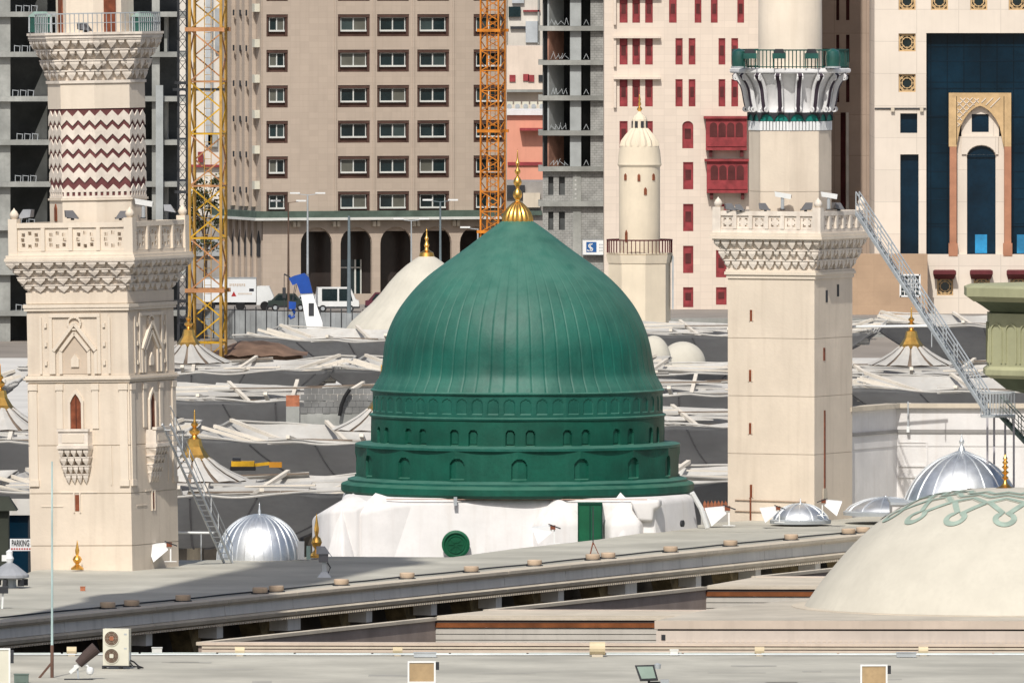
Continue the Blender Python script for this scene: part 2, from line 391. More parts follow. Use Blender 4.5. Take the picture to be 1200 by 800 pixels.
a = arches[1]; MB().box(a[0]+.2, a[1]-.2, 2.8, 2.85, zf, zf+3.2).build('shop_window', glass, hr)
MB().box(a[0]+2.2, a[0]+2.35, 2.7, 2.8, zf, zf+3.2).box(a[0]+.2, a[1]-.2, 2.7, 2.8, zf+2.4, zf+2.5).box(a[1]-.3, a[1]-.2, 2.7, 2.8, zf, zf+3.2).build('shop_window_frame', winwhite, hr)

# ---- bare concrete frame at the left
def slabs_building(label, x0p, x1p, Y, ys, colpx, depth, name='concrete_frame', psi=0):
    rt = thing(name, label, 'building', (XX(x0p, Y), Y, 0), psi); k = Y/F; Wd = (x1p-x0p)*k
    zsl = [ZZ(y, Y) for y in ys]
    sl_ = MB().box(-.4, Wd+.3, -.5, depth, -.22, .22).build('floor_slab', conc, rt, loc=(0,0,zsl[0]))
    for z in zsl[1:]: inst(sl_, rt, loc=(0, 0, z))
    return rt, k, Wd, zsl
ysL = [-84,-34,17,64,116,167,216,267,319,367,415]
rt, k, Wd, zsl = slabs_building('bare concrete building frame with open floors behind the left minaret', -60, 214, 1200, ysL, None, 14)
for j in range(len(zsl)-1):
    h = zsl[j]-zsl[j+1]-.44; z0 = zsl[j+1]+.22
    if j == 0: pass
    for cpx, wpx in ((-55,12), (-2,14), (66,10), (124,10), (178,9)):
        x = (cpx+60)*k
        MB().box(x, x+wpx*k, .1, .8, z0+.005, z0+h-.005).build('column', conc, rt) if j == 0 else None
        if j == 0: pass
    for cpx, wpx in ((-55,12), (-2,14), (66,10), (124,10), (178,9)):
        if j > 0:
            x = (cpx+60)*k; MB().box(x, x+wpx*k, .1, .8, z0+.005, z0+h-.005).build('column', conc, rt)
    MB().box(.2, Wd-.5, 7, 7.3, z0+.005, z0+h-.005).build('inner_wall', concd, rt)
    if j % 2 == 0: MB().box((192+60)*k, (192+60)*k+.25, 1.2, 6.9, z0+.005, z0+h-.005).build('inner_wall', conc, rt)
    MB().prism([((36+60)*k, z0+.01), ((54+60)*k, z0+.01), ((54+60)*k, z0+h*.9)], 3, 3.2).build('stair_flight', conc, rt)
    for q in range(3):
        x_ = (14+60+q*9+(j*5) % 7)*k; z = MB().bar((x_, -.2, z0), (x_, -.2, z0+.6), .05).bar((x_, -.2, z0+.55), (x_+.5, -.2, z0+.5), .05).bar((x_+.5, -.2, z0+.55), (x_+.45, -.2, z0), .05); z.build('guard_frame', steel, rt)
pc = MB().box((183+60)*k, (191.5+60)*k, -1.2, -.55, 0, ZZ(100, 1200)).build('column', mat('pale_grey_concrete', (.34,.36,.36), var=.08), rt, label='pale tall outer column')

# ---- grey unfinished tower with blockwork
fy = 1262; rt, k, Wd, zsl = slabs_building('grey unfinished concrete tower with block walls beside the pale facade with red shutters', 636, 708, fy, [-48,-7,33.5,73.5,115,156,198,239], None, 10)
for j in range(len(zsl)-1):
    h = zsl[j]-zsl[j+1]-.44; z0 = zsl[j+1]+.22; z1 = z0+h
    X = lambda p: (p-636)*k
    if j < 6:
        MB().box(X(668), X(681), .05, .6, z0+.005, z1-.005).build('column', mat('pale_grey_concrete', (.34,.36,.36)), rt)
        MB().box(X(692), X(708), .05, .5, z0+.005, z1-.005).build('block_wall', block, rt)
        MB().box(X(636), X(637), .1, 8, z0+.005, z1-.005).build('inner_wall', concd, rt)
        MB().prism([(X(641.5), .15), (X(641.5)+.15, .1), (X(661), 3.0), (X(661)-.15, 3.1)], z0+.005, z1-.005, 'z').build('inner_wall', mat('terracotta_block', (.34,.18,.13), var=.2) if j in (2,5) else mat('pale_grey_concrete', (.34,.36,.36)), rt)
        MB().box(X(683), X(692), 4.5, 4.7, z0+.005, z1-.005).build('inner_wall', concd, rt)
        rj = random.Random(j+3); z = MB(); n = 9; xs = [X(643)+rj.uniform(0,.3)+i*.2 for i in range(n)]
        for i in range(n-1): z.bar((xs[i], .3, z0+.1+(rj.uniform(.3,.75) if i % 2 else 0)), (xs[i+1], .3, z0+.1+(0 if i % 2 else rj.uniform(.3,.7))), .035)
        z.build('guard_rail', steel, rt); MB().bar((X(684), .3, z0+.1), (X(687), .3, z0+.6), .035).bar((X(687), .3, z0+.6), (X(690), .3, z0+.1), .035).build('guard_rail', steel, rt)
wz = [(0, X(672.5), 0), (X(680), Wd, 0)]
for (z0, z1) in ((zsl[7]+.22, zsl[6]-.22), (0, zsl[7]-.22)):
    hh = []
    for a, b in ((642.5, 648.5), (655, 662)):
        hh.append((X(a), X(b), z1-2.2, z1-.5))
    MB().wall(0, X(671.5), z0+.005, z1-.005, hh, .05, .45).build('block_wall', block, rt)
    MB().box(X(681), Wd, .05, .5, z0+.005, z1-.005).build('block_wall', block, rt)
    MB().box(X(671.5), X(681), -.05, .5, z0+.005, z1-.005).build('column', conc, rt)
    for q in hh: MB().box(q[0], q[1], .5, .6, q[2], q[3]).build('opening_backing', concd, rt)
    for i in range(12):
        zq = z0+.2+i*.42
        if zq < z1-.3: ab = MB().box(X(673.5), X(675.5), -.075, -.052, zq, zq+.16).build('anchor_block', mat('pale_mortar', (.5,.5,.48)), rt) if i == 0 else inst(ab, rt, loc=(0,0,i*.42))
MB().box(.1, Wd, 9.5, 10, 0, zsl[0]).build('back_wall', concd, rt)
sg = thing('sign_board', 'white sign board with blue square emblem on the grey block wall', 'sign', W(683, 298, 1261.6))
k = 1261.6/F
MB().box(0, 38*k, -.12, 0, 0, 17*k).build('board', signw, sg)
MB().box(0, 38*k, -.16, -.125, -.06, 0).box(0, 38*k, -.16, -.125, 17*k, 17*k+.06).box(-.06, 0, -.16, -.125, 0, 17*k).box(38*k, 38*k+.06, -.16, -.125, 0, 17*k).build('frame', steel, sg)
MB().box(4*k, 16*k, -.135, -.125, 2.5*k, 14.5*k).build('emblem', blued, sg)
e = MB()
for off in (0, 3.2):
    pts = [(6+off*.9, 5), (9+off*.9, 4), (11+off*.6, 6.5), (8.5+off*.5, 8.6), (8+off*.5, 11), (11+off*.5, 12.5)]
    for a, b in zip(pts, pts[1:]): e.bar((a[0]*k-.1, -.14, a[1]*k), (b[0]*k-.1, -.14, b[1]*k), .012, .09, up=Vector((0,0,1)))
e.build('emblem_curve', signw, sg)
for i, row in enumerate((11.5, 8, 4.5)):
    e = MB()
    for q in range(5+i): e.box((19+q*2.6)*k, (20.8+q*2.6)*k, -.135, -.125, (row-1)*k, (row+.7)*k)
    e.build('lettering', steel, sg)

# ---- pale building with crimson shutters
fr_ = Face(708, 1250, 0); rb = thing('shuttered_building', 'pale pink stone building with crimson shutters and boxed red bay windows', 'building', (fr_.X0, 1250, 0))
k = 1250/F; rx = lambda p: (p-708)*k
RW = rx(958)
rows_r = [(-4, 27), (45, 76), (93, 125)]
wl = []
for (ya, yb) in rows_r+[(-54,-22)]:
    for c in ((726,735.5), (741,750), (756,765)): wl.append((*c, ya, yb))
for c in ((784,793), (814,822), (833,841), (864,872), (900, 908), (930, 938)): wl.append((*c, -4, 27))
for ya, yb in rows_r[1:]:
    for c in ((791.5,800), (807,815), (842,850), (857,865), (900,908), (930,938)): wl.append((*c, ya, yb))
for c in ((726,735.5), (756,765)): wl.append((*c, 142, 174))
for ya, yb in ((190,222), (239,271), (288,320), (336.5,360)): wl.append((800.5, 812.5, ya, yb))
for ya, yb in ((239,271), (293,325), (336.5,357)): wl.append((839, 851.5, ya, yb))
archw = (799.5, 812.5, 142, 174); wl.append(archw)
rects = [(rx(a), rx(b), ZZ(d, 1250), ZZ(c, 1250)) for a, b, c, d in wl]
arch_k = .9
MB().wall(0, RW, 0, TOP, rects, 0, .3, arch=(len(rects)-1,)).build('wall', redfac, rb)
MB().box(0, .3, .31, 30, 0, TOP).box(RW-.3, RW, .01, 30, 0, TOP).box(.31, RW-.31, 29.5, 30, 0, TOP).box(.01, RW-.01, .31, 29.49, TOP-.4, TOP-.01).box(.31, RW-.31, .8, 1, 0, TOP-.5).build('wall', redfac, rb)
wp = {}
for r in rects:
    w_, h_ = r[1]-r[0], r[3]-r[2]; key = (round(w_, 2), round(h_, 2))
    if key not in wp:
        wn = MB().box(.01, w_-.01, .12, .2, .01, h_-.01).build('shutter', redwin, rb, loc=(r[0], 0, r[2]))
        MB().box(w_*.22, w_*.78, .09, .115, h_*.35, h_*.72).build('lattice', reddark, wn)
        MB().box(.01, .08, .05, .12, .01, h_-.01).box(w_-.08, w_-.01, .05, .12, .01, h_-.01).box(.08, w_-.08, .05, .12, h_-.1, h_-.01).box(.08, w_-.08, .04, .12, .01, h_*.14).build('frame', redwin, wn)
        wp[key] = wn
    else:
        wn = inst(wp[key], rb, loc=(r[0], 0, r[2]))
        for ch in [o for o in C.objects if o.parent == wp[key]]: c = ch.copy(); C.objects.link(c); c.parent = wn
hd = MB().box(rx(719), rx(774), -.55, -.01, 0, .22).box(rx(719), rx(722), -.35, -.01, -2.6, -.01).build('window_hood', redfac, rb, loc=(0,0,ZZ(45, 1250)))
for yy in (93, -4, -54): inst(hd, rb, loc=(0, 0, ZZ(yy, 1250)))
def bay(x0, x1, y0, y1):
    X0, X1, z0, z1 = rx(x0), rx(x1), ZZ(y1, 1250), ZZ(y0, 1250)
    b = thing('bay_window', 'x', 'x'); bpy.data.objects.remove(b)
    b = MB().box(X0, X1, -1.1, -.01, z0, z1).build('bay_window', redwin, rb)
    MB().box(X0-.2, X1+.2, -1.35, -.01, z1+.003, z1+.22).build('hood', redwin, b)
    n = 4; wq = (X1-X0-.6)/n
    for i in range(n):
        a = X0+.3+i*wq; zz0 = z0+(z1-z0)*.42; zz1 = z1-.35; rr = (wq-.12)/2; cx = a+wq/2
        p = [(a+.06, zz0), (a+wq-.06, zz0)]+[(cx+rr*math.cos(PI*t/8), zz1-rr+rr*math.sin(PI*t/8)) for t in range(9)]
        MB().prism(p, -1.13, -1.105).build('arched_lattice', reddark, b)
    MB().box(X0+.1, X1-.1, -1.18, -1.12, z0+.35, z0+.5).build('rail', redwin, b)
    for q in (X0+.3, X1-.6): MB().box(q, q+.3, -.9, -.01, z0-.6, z0-.01).build('corbel', reddark, b)
for a in ((827, 875, 139, 176), (828, 876, 189, 226), (827, 875, -60, -25)): bay(*a)

# ---- recessed brown stone wall and tan podium
bb = thing('brown_stone_building', 'shaded brown stone wall with narrow slit windows set back behind the right minaret', 'building', (XX(940, 1274), 1274, 0)); k = 1274/F
slits = []
for ya, yb in ((-8, 24), (41, 73), (88, 120)):
    for a, b in ((980,983.5), (991.5,995.5)): slits.append(((a-940)*k, (b-940)*k, ZZ(yb, 1274), ZZ(ya, 1274)))
slits.append(((985-940)*k, (991-940)*k, ZZ(262, 1274), ZZ(132, 1274)))
MB().wall(0, 90*k, 0, TOP, slits, 0, .5).build('wall', brownst, bb)
MB().box(0, 90*k, .9, 14, 0, TOP).build('wall', brownst, bb)
for s_ in slits: MB().box(s_[0], s_[1], .5, .6, s_[2], s_[3]).build('window', reddark, bb)
MB().box((991.5-940)*k, (994.5-940)*k, -.35, -.01, ZZ(262,1274), ZZ(132,1274)).build('pilaster', beamW, bb)
pd = thing('stone_podium', 'low tan stone block with white lattice window under the cream hotel', 'building', (XX(985, 1231.5), 1231.5, 0)); k = 1231.5/F
lw = ((1056-985)*k, (1077-985)*k, ZZ(346, 1231.5), ZZ(323, 1231.5))
tanst = mat('tan_podium_stone', (.43,.30,.20), var=.06, scale=.5, grid=(1.5,1.2,.02,.9))
MB().wall(0, 102*k, 0, ZZ(298, 1231.5), [lw], 0, .3).build('wall', tanst, pd)
MB().box(0, 102*k, .5, 3, 0, ZZ(298, 1231.5)-.002).build('wall', tanst, pd)
wn = MB().box(lw[0], lw[1], .3, .35, lw[2], lw[3]).build('window', glass, pd)
e = MB().box(lw[0]-.1, lw[1]+.1, -.05, -.005, lw[3], lw[3]+.14).box(lw[0]-.1, lw[1]+.1, -.05, -.005, lw[2]-.14, lw[2]).box(lw[0]-.14, lw[0], -.05, -.005, lw[2]-.14, lw[3]+.14).box(lw[1], lw[1]+.14, -.05, -.005, lw[2]-.14, lw[3]+.14)
for i in range(1, 5): x = lw[0]+(lw[1]-lw[0])*i/5; e.box(x-.03, x+.03, .2, .25, lw[2], lw[3]); z = lw[2]+(lw[3]-lw[2])*i/5; e.box(lw[0], lw[1], .26, .29, z-.03, z+.03)
e.build('lattice_frame', signw, wn)

# ---- cream hotel with blue glass
Yc = 1235; k = Yc/F; ch_ = thing('cream_hotel', 'cream panelled hotel with tall blue glass wall and pointed arch portal', 'building', (XX(1025, Yc), Yc, 0))
cx = lambda p: (p-1025)*k
cz = lambda p: ZZ(p, Yc)
sq = [(cx(a), cx(a+20), cz(y+21), cz(y)) for a, y in ((1053,39.5), (1053,87), (1053,-9), (1091,-9), (1137,-9), (1182,-9), (1053,-57), (1228,-9))]
rc = [(cx(1055), cx(1075), cz(156), cz(133)), (cx(1055), cx(1076.5), cz(298), cz(181)), (cx(1085.5), cx(1300), cz(298), cz(39))]
lowr = [(cx(a), cx(a+19), cz(346), cz(325)) for a in (1098, 1141, 1184, 1227)]
MB().wall(0, cx(1320), 0, TOP, sq+rc+lowr, 0, .9).build('wall', creamf, ch_)
MB().box(0, .3, .91, 18, 0, TOP).box(.3, cx(1320), 17.5, 18, 0, TOP).box(.01, cx(1320), .91, 17.4, TOP-.4, TOP-.01).build('wall', creamf, ch_)
MB().box(rc[2][0], rc[2][1], .9, 1.0, rc[2][2], rc[2][3]).build('glass_wall', bluegrid, ch_)
for r in rc[:2]: MB().box(r[0], r[1], .5, .6, r[2], r[3]).build('window', bluegl, ch_)
for j in range(1, 8): z = rc[2][2]+(rc[2][3]-rc[2][2])*j/8; MB().box(rc[2][0], rc[2][1], .86, .895, z-.04, z+.04).build('transom', bluegl, ch_)
def ornate(r, par):
    w0, w1, z0, z1 = r; wn = MB().box(w0, w1, .35, .4, z0, z1).build('window', glass, par); cxx, czz = (w0+w1)/2, (z0+z1)/2; h = (w1-w0)/2
    e = MB(); t = .11
    e.box(w0, w1, .2, .34, z0, z0+t).box(w0, w1, .2, .34, z1-t, z1).box(w0, w0+t, .2, .34, z0+t, z1-t).box(w1-t, w1, .2, .34, z0+t, z1-t)
    for r0 in (h*.9, h*.62):
        for q in range(8):
            a, b = q*PI/4+PI/8, (q+1)*PI/4+PI/8
            e.bar((cxx+r0*math.cos(a), .25, czz+r0*math.sin(a)), (cxx+r0*math.cos(b), .25, czz+r0*math.sin(b)), .08)
    for q in range(8):
        a = q*PI/4; e.bar((cxx+h*.5*math.cos(a), .25, czz+h*.5*math.sin(a)), (cxx+h*1.0*math.cos(a), .25, czz+h*1.0*math.sin(a)), .07)
    for sx in (-1, 1):
        for sz in (-1, 1): e.bar((cxx+sx*h*.4, .26, czz+sz*h*.95), (cxx+sx*h*.95, .26, czz+sz*h*.4), .08)
    e.build('ornate_grille', ochre, wn)
for r in sq+lowr: ornate(r, ch_)
for i, a in enumerate((1093, 1136, 1179, 1222)):
    MB().add([(cx(a+2), -.01, cz(327)), (cx(a+25), -.01, cz(327)), (cx(a+27), -1.2, cz(321)), (cx(a), -1.2, cz(321)), (cx(a+2), -.01, cz(316)), (cx(a+25), -.01, cz(316)), (cx(a+27), -1.2, cz(317)), (cx(a), -1.2, cz(317))],
             [(0,1,2,3), (4,7,6,5), (3,2,6,7), (0,3,7,4), (1,5,6,2)]).build('red_canopy', mat('dark_maroon_canopy', (.12,.025,.03)), ch_)
MB().box(0, cx(1085), -.12, -.01, cz(128), cz(126.5)).build('ledge', dark, ch_)
for a in (1044, 1078): MB().box(cx(a), cx(a+4), -.3, -.13, cz(131), cz(126)).build('wall_lamp', lipm, ch_)
# portal
p0, p1 = cx(1112), cx(1185); po = MB()
gx = (cx(1121.5), cx(1177)); cxx = (p0+p1)/2; rr = (gx[1]-gx[0])/2; zs0 = cz(172); zt = cz(124)
n = 12; pts = []
for i in range(n+1):
    t = i/n; xx = -rr+2*rr*t; u_ = abs(xx)/rr; pts.append((cxx+xx, zs0+(zt-zs0)*math.sqrt(max(0, 1-u_**1.9))*(1-.12*u_)))
for i in range(n):
    a, b = pts[i], pts[i+1]
    po.add([(a[0],.1,a[1]), (b[0],.1,b[1]), (b[0],.1,cz(113)), (a[0],.1,cz(113)), (a[0],.6,a[1]), (b[0],.6,b[1])], [(0,1,2,3), (0,4,5,1)])
po.box(p0, gx[0], .1, .89, zs0, cz(109)).box(gx[1], p1, .1, .89, zs0, cz(109)).box(gx[0], gx[1], .1, .89, cz(113), cz(109))
po.build('portal_arch', ochre, ch_)
e = MB()
def arch_z(x):
    u_ = min(1, abs(x-cxx)/rr); return zs0+(zt-zs0)*math.sqrt(max(0, 1-u_**1.9))*(1-.12*u_)
for sg_ in (-1, 1):                                          # raised lattice of the spandrels
    for c_ in range(-30, 40):
        run = None; x = gx[0]+.05
        while x < gx[1]:
            zq = cz(114)-.62*c_+sg_*(x-cxx)
            ok = arch_z(x)+.25 < zq < cz(114)-.05
            if ok and run is None: run = (x, zq)
            if run and not ok: 
                if x-run[0] > .2: e.bar((run[0], .07, run[1]), (x-.08, .07, zq-sg_*.08), .07)
                run = None
            x += .08
e.build('portal_lattice', creamf, ch_, kind='stuff')
for a in ((1113, 1121), (1177, 1185)):
    MB().box(cx(a[0]), cx(a[1]), .05, .8, cz(285), zs0-.01).box(cx(a[0])-.1, cx(a[1])+.1, -.05, .8, cz(300), cz(285)).build('portal_column', rose, ch_)
inn = [(cx(1133.5), cx(1167), cz(298), cz(171)), (cx(1139), cx(1159), cz(155), cz(134))]
arch_k = .8
iw = MB().wall(gx[0]+.01, gx[1]-.01, cz(298), cz(160), [inn[0]], .62, .25, arch=(0,)); iw.wall(cx(1127), cx(1171), cz(160), cz(131), [inn[1]], .62, .25).build('portal_wall', creamf, ch_)
for i in range(n):                                          # rounded head of the inner wall
    a, b = pts[i], pts[i+1]; zq = cz(160) if not (cx(1127) <= (a[0]+b[0])/2 <= cx(1171)) else cz(131)
    if min(a[1], b[1]) > zq: MB().add([(a[0],.62,zq), (b[0],.62,zq), (b[0],.62,b[1]), (a[0],.62,a[1])], [(0,1,2,3)]).build('portal_wall', creamf, ch_)
for r in inn: MB().box(r[0], r[1], .8, .85, r[2], r[3]).build('window', bluegl, ch_)
MB().wall(cx(1127), cx(1170), cz(181), cz(161), [(cx(1133), cx(1167.5), cz(181.5), cz(170))], .45, .17, arch=(0,)).box(cx(1127), cx(1170), .44, .6, cz(161), cz(159.5)).build('window_hood', creamf, ch_)
for a in (1143, 1192): MB().box(cx(a), cx(a+14), .74, .79, cz(297), cz(275)).build('bright_pane', skyblue, ch_)

# ---- far background between the hotel and the grey tower
def slabblock(name, label, cat, x0, x1, y0, Y, m, depth=12, y1=None):
    r = thing(name, label, cat, (XX(x0, Y), Y, 0)); k = Y/F
    MB().box(0, (x1-x0)*k, 0, depth, 0, ZZ(y0, Y)).build('wall', m, r); return r, k
pk, k = slabblock('salmon_building', 'salmon pink building with white roof edge behind the orange crane', 'building', 575, 650, 135, 1420, salmon)
MB().box(-.3, 75*k+.3, -.5, 12, ZZ(135,1420)+.003, ZZ(129,1420)).build('roof_edge', white, pk)
MB().box((609-575)*k, (636-575)*k, -1.5, -.01, ZZ(153,1420), ZZ(150,1420)).build('awning', redwin, pk)
MB().box(20*k, 60*k, -.2, -.01, ZZ(194,1420), ZZ(190,1420)).build('red_band', redwin, pk)
lowg, k = slabblock('low_grey_building', 'low grey roofs with a dark shed below the salmon building', 'building', 585, 640, 213, 1400, mat('drab_grey_wall', (.30,.28,.26), var=.1))
MB().box(8*k, 30*k, -.3, -.01, ZZ(232,1400), ZZ(217,1400)).build('opening', dark, lowg); MB().box(28*k, 48*k, -.6, -.01, ZZ(243,1400), ZZ(226,1400)).build('shed', lipm, lowg)
MB().box(0, 50*k, -.5, -.01, ZZ(252,1400), ZZ(247,1400)).build('ledge', greenled, lowg)
cr_, k = slabblock('cream_rear_building', 'cream walled building with small red windows above the salmon one', 'building', 580, 655, 54, 1480, mat('cream_rear_plaster', (.66,.56,.47), var=.06, scale=.4, streak=.25))
for a, y, mm in ((597, 88, redwin), (613, 87, redwin), (619, 88, redwin), (631, 88, dark)): MB().box((a-580)*k, (a+7-580)*k, -.15, -.01, ZZ(y+8,1480), ZZ(y,1480)).build('window', mm, cr_)
MB().box(0, 75*k, -1.2, -.01, ZZ(108,1480), ZZ(105,1480)).build('ledge', conc, cr_)
MB().box(0, 75*k, -3, -.01, 0, ZZ(131,1480)).build('terrace', mat('drab_grey_wall', (.3,.28,.26)), cr_)
acg = 'air conditioners on the rear terrace'
a0 = None
for i in range(5):
    lab = ['first grey air conditioner beside the orange crane on the rear terrace', 'second grey air conditioner from the orange crane on the rear terrace', 'middle grey air conditioner of the row above the pink wall', 'fourth grey air conditioner from the orange crane on the rear terrace', 'last grey air conditioner next to the concrete tower on the rear terrace'][i]
    p = W(593+9.5*i, 130, 1478)
    if a0 is None:
        a0 = thing('air_conditioner', lab, 'air conditioner', p, 0, acg); MB().box(0, .72, -.4, 0, 0, 1.0).build('casing', acm, a0)
        MB().lathe([(.26,0), (.26,.03)], 12).build('fan_grille', steel, a0, loc=(.36, -.43, .5)); C.objects[-1].rotation_euler = (PI/2, 0, 0)
    else: copy_thing(a0, lab, p)
rw, k = slabblock('white_rear_building', 'white apartment block with dark windows and a grey shaft at top centre', 'building', 575, 660, -120, 1560, mat('rear_white_plaster', (.60,.56,.50), var=.07, scale=.4, streak=.3))
for a, b, y, y2, mm in ((596,610,8,20,glass), (592,594,-20,52,dark), (598,616,31,34,dark), (616,631,25,50,steel), (613,633,12,14,redwin), (630,632,-20,52,conc), (600,614,-14,4,steel)):
    MB().box((a-575)*k, (b-575)*k, -.4, -.01, ZZ(y2,1560), ZZ(y,1560)).build('window' if mm is glass else 'panel', mm, rw)
# ---- behind the yellow crane
rl, k = slabblock('pale_rear_building', 'pale rear building with grey ducts seen through the yellow crane', 'building', 205, 275, -150, 1420, mat('pale_rear_plaster', (.64,.60,.54), var=.06, scale=.3, streak=.3))
for a, b, y, y2, mm in ((241,249,-40,170,steel), (232,238,178,190,redwin), (244,255,158,172,conc), (222,262,193,196,redwin), (252,262,10,60,fencem)): MB().box((a-205)*k, (b-205)*k, -.5, -.01, ZZ(y2,1420), ZZ(y,1420)).build('duct' if mm is steel else 'panel', mm, rl)
lb, k = slabblock('low_shed', 'low drab shed behind the tree and yellow crane base', 'building', 215, 268, 255, 1330, mat('drab_grey_wall', (.3,.28,.26)))
MB().box(2*k, 50*k, -.3, -.01, ZZ(300,1330), ZZ(280,1330)).build('shutter', fencem, lb)

def tree(px, pyb, pyt, Y, wpx, label):
    k = Y/F; z0 = max(0, ZZ(pyb, Y)); h = ZZ(pyt, Y)-z0; r = thing('tree', label, 'tree', (XX(px, Y), Y, z0))
    t = MB().tube([(0,0,0), (.1,0,h*.3), (-.1,.1,h*.6)], [.3,.22,.1])
    for i in range(6):
        a = i*1.1; t.tube([(0,0,h*(.3+.05*i)), (math.cos(a)*wpx*k*.3, math.sin(a)*wpx*k*.3, h*(.55+.06*i))], [.1,.04], 6)
    t.build('trunk', trunkm, r); c = MB(); rnd = random.Random(px)
    cl = [(rnd.uniform(-.35,.35)*wpx*k, rnd.uniform(-.35,.35)*wpx*k, h*rnd.uniform(.35,.92), rnd.uniform(.5,1)) for _ in range(26)]
    for (x, y, z, s_) in cl:
        for _ in range(75):
            d = Vector((rnd.gauss(0,1), rnd.gauss(0,1), rnd.gauss(0,.8)))*s_*wpx*k*.09; p = Vector((x,y,z))+d
            a = Vector((rnd.uniform(-1,1), rnd.uniform(-1,1), rnd.uniform(-1,1)))*.28; b = Vector((rnd.uniform(-1,1), rnd.uniform(-1,1), rnd.uniform(-1,1)))*.28
            c.add([p, p+a, p+b], [(0,1,2)])
    c.build('crown', leafm, r)
tree(240, 340, 196, 1300, 55, 'dusty olive tree growing behind the base of the yellow crane')

# ================================================================ CRANES
def mast(name, label, cat, px, Y, wm, top, z0, seg, rz, mlist, thick, rungs=False):
    r = thing(name, label, cat, (XX(px, Y), Y, z0), rz); h = wm/2; H = top-z0; n = int(H/seg); H = n*seg
    for sx in (-1, 1):
        for sy in (-1, 1): MB().bar((sx*h, sy*h, 0), (sx*h, sy*h, H), thick).build('leg', mlist[0], r)
    hb = MB().bar((-h,0,0), (h,0,0), thick*.6); db = MB().bar((-h,0,0), (h,0,seg/2), thick*.5)
    d2 = MB().bar((-h,0,seg/2), (h,0,0), thick*.5)
    protos = {}
    for i in range(n):
        m_ = mlist[(i*7//5) % len(mlist)]
        for side in range(4):
            a = side*PI/2; off = Vector((math.sin(a)*h, -math.cos(a)*h, i*seg))
            for nm, mb, dz in (('ring_bar', hb, 0), ('brace', db, 0), ('brace', d2, seg/2)):
                key = (id(mb), m_.name)
                if key not in protos: protos[key] = mb.build(nm, m_, r, loc=off+Vector((0,0,dz)), rz=a)
                else: inst(protos[key], r, loc=off+Vector((0,0,dz)), rz=a)
    for i in range(2, n, 5):
        z = i*seg; MB().box(-h-.25, h+.25, -h-.25, -h-.08, z-.12, z+.12).box(-h-.25, h+.25, h+.08, h+.25, z-.12, z+.12).build('collar', mlist[-1], r)
    if rungs:
        lad = MB().bar((-.2, 0, 0), (-.2, 0, H), .04).bar((.2, 0, 0), (.2, 0, H), .04)
        for q in range(int(H/.5)): lad.bar((-.2,0,q*.5), (.2,0,q*.5), .03)
        lad.build('inner_ladder', mlist[0], r)
    return r
mast('tower_crane_mast', 'yellow and rusty lattice tower crane mast beside the beige hotel', 'crane', 243.5, 812, 1.88, 46, 8, 3.1, R(-8), [mat('crane_ochre_paint', (.45,.26,.06), var=.2), yellow, rustor], .16, True)
m2 = mast('tower_crane_mast', 'orange lattice crane mast in front of the hotel right edge', 'crane', 577.5, 1120, 1.55, 62, 8, 1.65, R(-20), [orange, orange], .13, True)
mast('hoist_mast', 'thin dark lattice hoist mast along the bare concrete frame', 'mast', 214, 1190, .75, 62, 0, 1.9, R(10), [dark, dark], .1)
tie = MB().bar(W(204, 105, 825), W(262, 105, 811), .16).build('mast_tie', dark); tag(tie, 'dark horizontal tie beam crossing the yellow crane mast', 'beam')

# ================================================================ PLAZA: trucks, lamps, fence, boom
def vehicle(kind, label, px, Y, L_, H_, col, z=1.5, rz=0, van=False):
    r = thing(kind, label, 'van' if van else 'car', (XX(px, Y), Y, z), rz)
    w = 1.85
    if van: prof = [(0,.35), (L_,.35), (L_,1.0), (L_*.93,1.15), (L_*.80,H_), (.15,H_), (0,1.1)]
    else: prof = [(0,.35), (L_,.35), (L_,.85), (L_*.80,.98), (L_*.66,H_), (L_*.25,H_), (L_*.08,1.0), (0,.95)]
    MB().prism(prof, 0, w).build('body', col, r)
    z1, z2 = 1.02, H_-.12
    MB().prism([(L_*.55, z1), (L_*(.86 if van else .74), z1), (L_*(.79 if van else .65), z2), (L_*.55, z2)], -.02, -.004).build('window', glass, r)
    MB().prism([(L_*.16, z1), (L_*.51, z1), (L_*.51, z2), (L_*(.16 if van else .27), z2)], -.02, -.004).build('window', glass, r)
    for x in (.18, .80):
        for y in (-.02, w-.2):
            t = MB().lathe([(.33,0), (.33,.22)], 16).build('wheel', black, r, loc=(L_*x, y+.22, .33)); t.rotation_euler = (PI/2, 0, 0)
            q = MB().lathe([(.18,0), (.18,.02)], 12).build('rim', steel, t, loc=(0,0,.221))
    for y in (.05, w-.3): MB().box(L_-.02, L_+.02, y, y+.25, .7, .85).build('headlight', signw, r)
    MB().box(-.06, L_+.06, -.03, w+.03, .36, .52).build('bumper', dark, r)
    return r
vehicle('parked_van', 'white van with dark windows parked behind the crane boom', 369, 1240, 4.0, 2.25, whitemetal, van=True)
vehicle('parked_car', 'dark car parked between the truck and the boom', 314, 1243, 3.7, 1.6, mat('dark_green_car_paint', (.03,.045,.04), rough=.3, spec=.6))
vehicle('parked_car', 'maroon car behind the cream dome near the arcade', 428, 1243, 3.6, 1.7, mat('maroon_car_paint', (.10,.02,.035), rough=.3, spec=.6))
vehicle('parked_car', 'silver grey car half hidden beside the white van', 345, 1248, 2.6, 1.5, mat('silver_car_paint', (.4,.42,.43), rough=.3, spec=.6))
tk = thing('box_truck', 'white box truck with red emblem parked behind the yellow crane', 'truck', (XX(238, 1246), 1246, 1.5)); k = 1246/F
MB().box(0, 62*k, 0, 2.3, .75, 2.95).build('cargo_box', signw, tk)
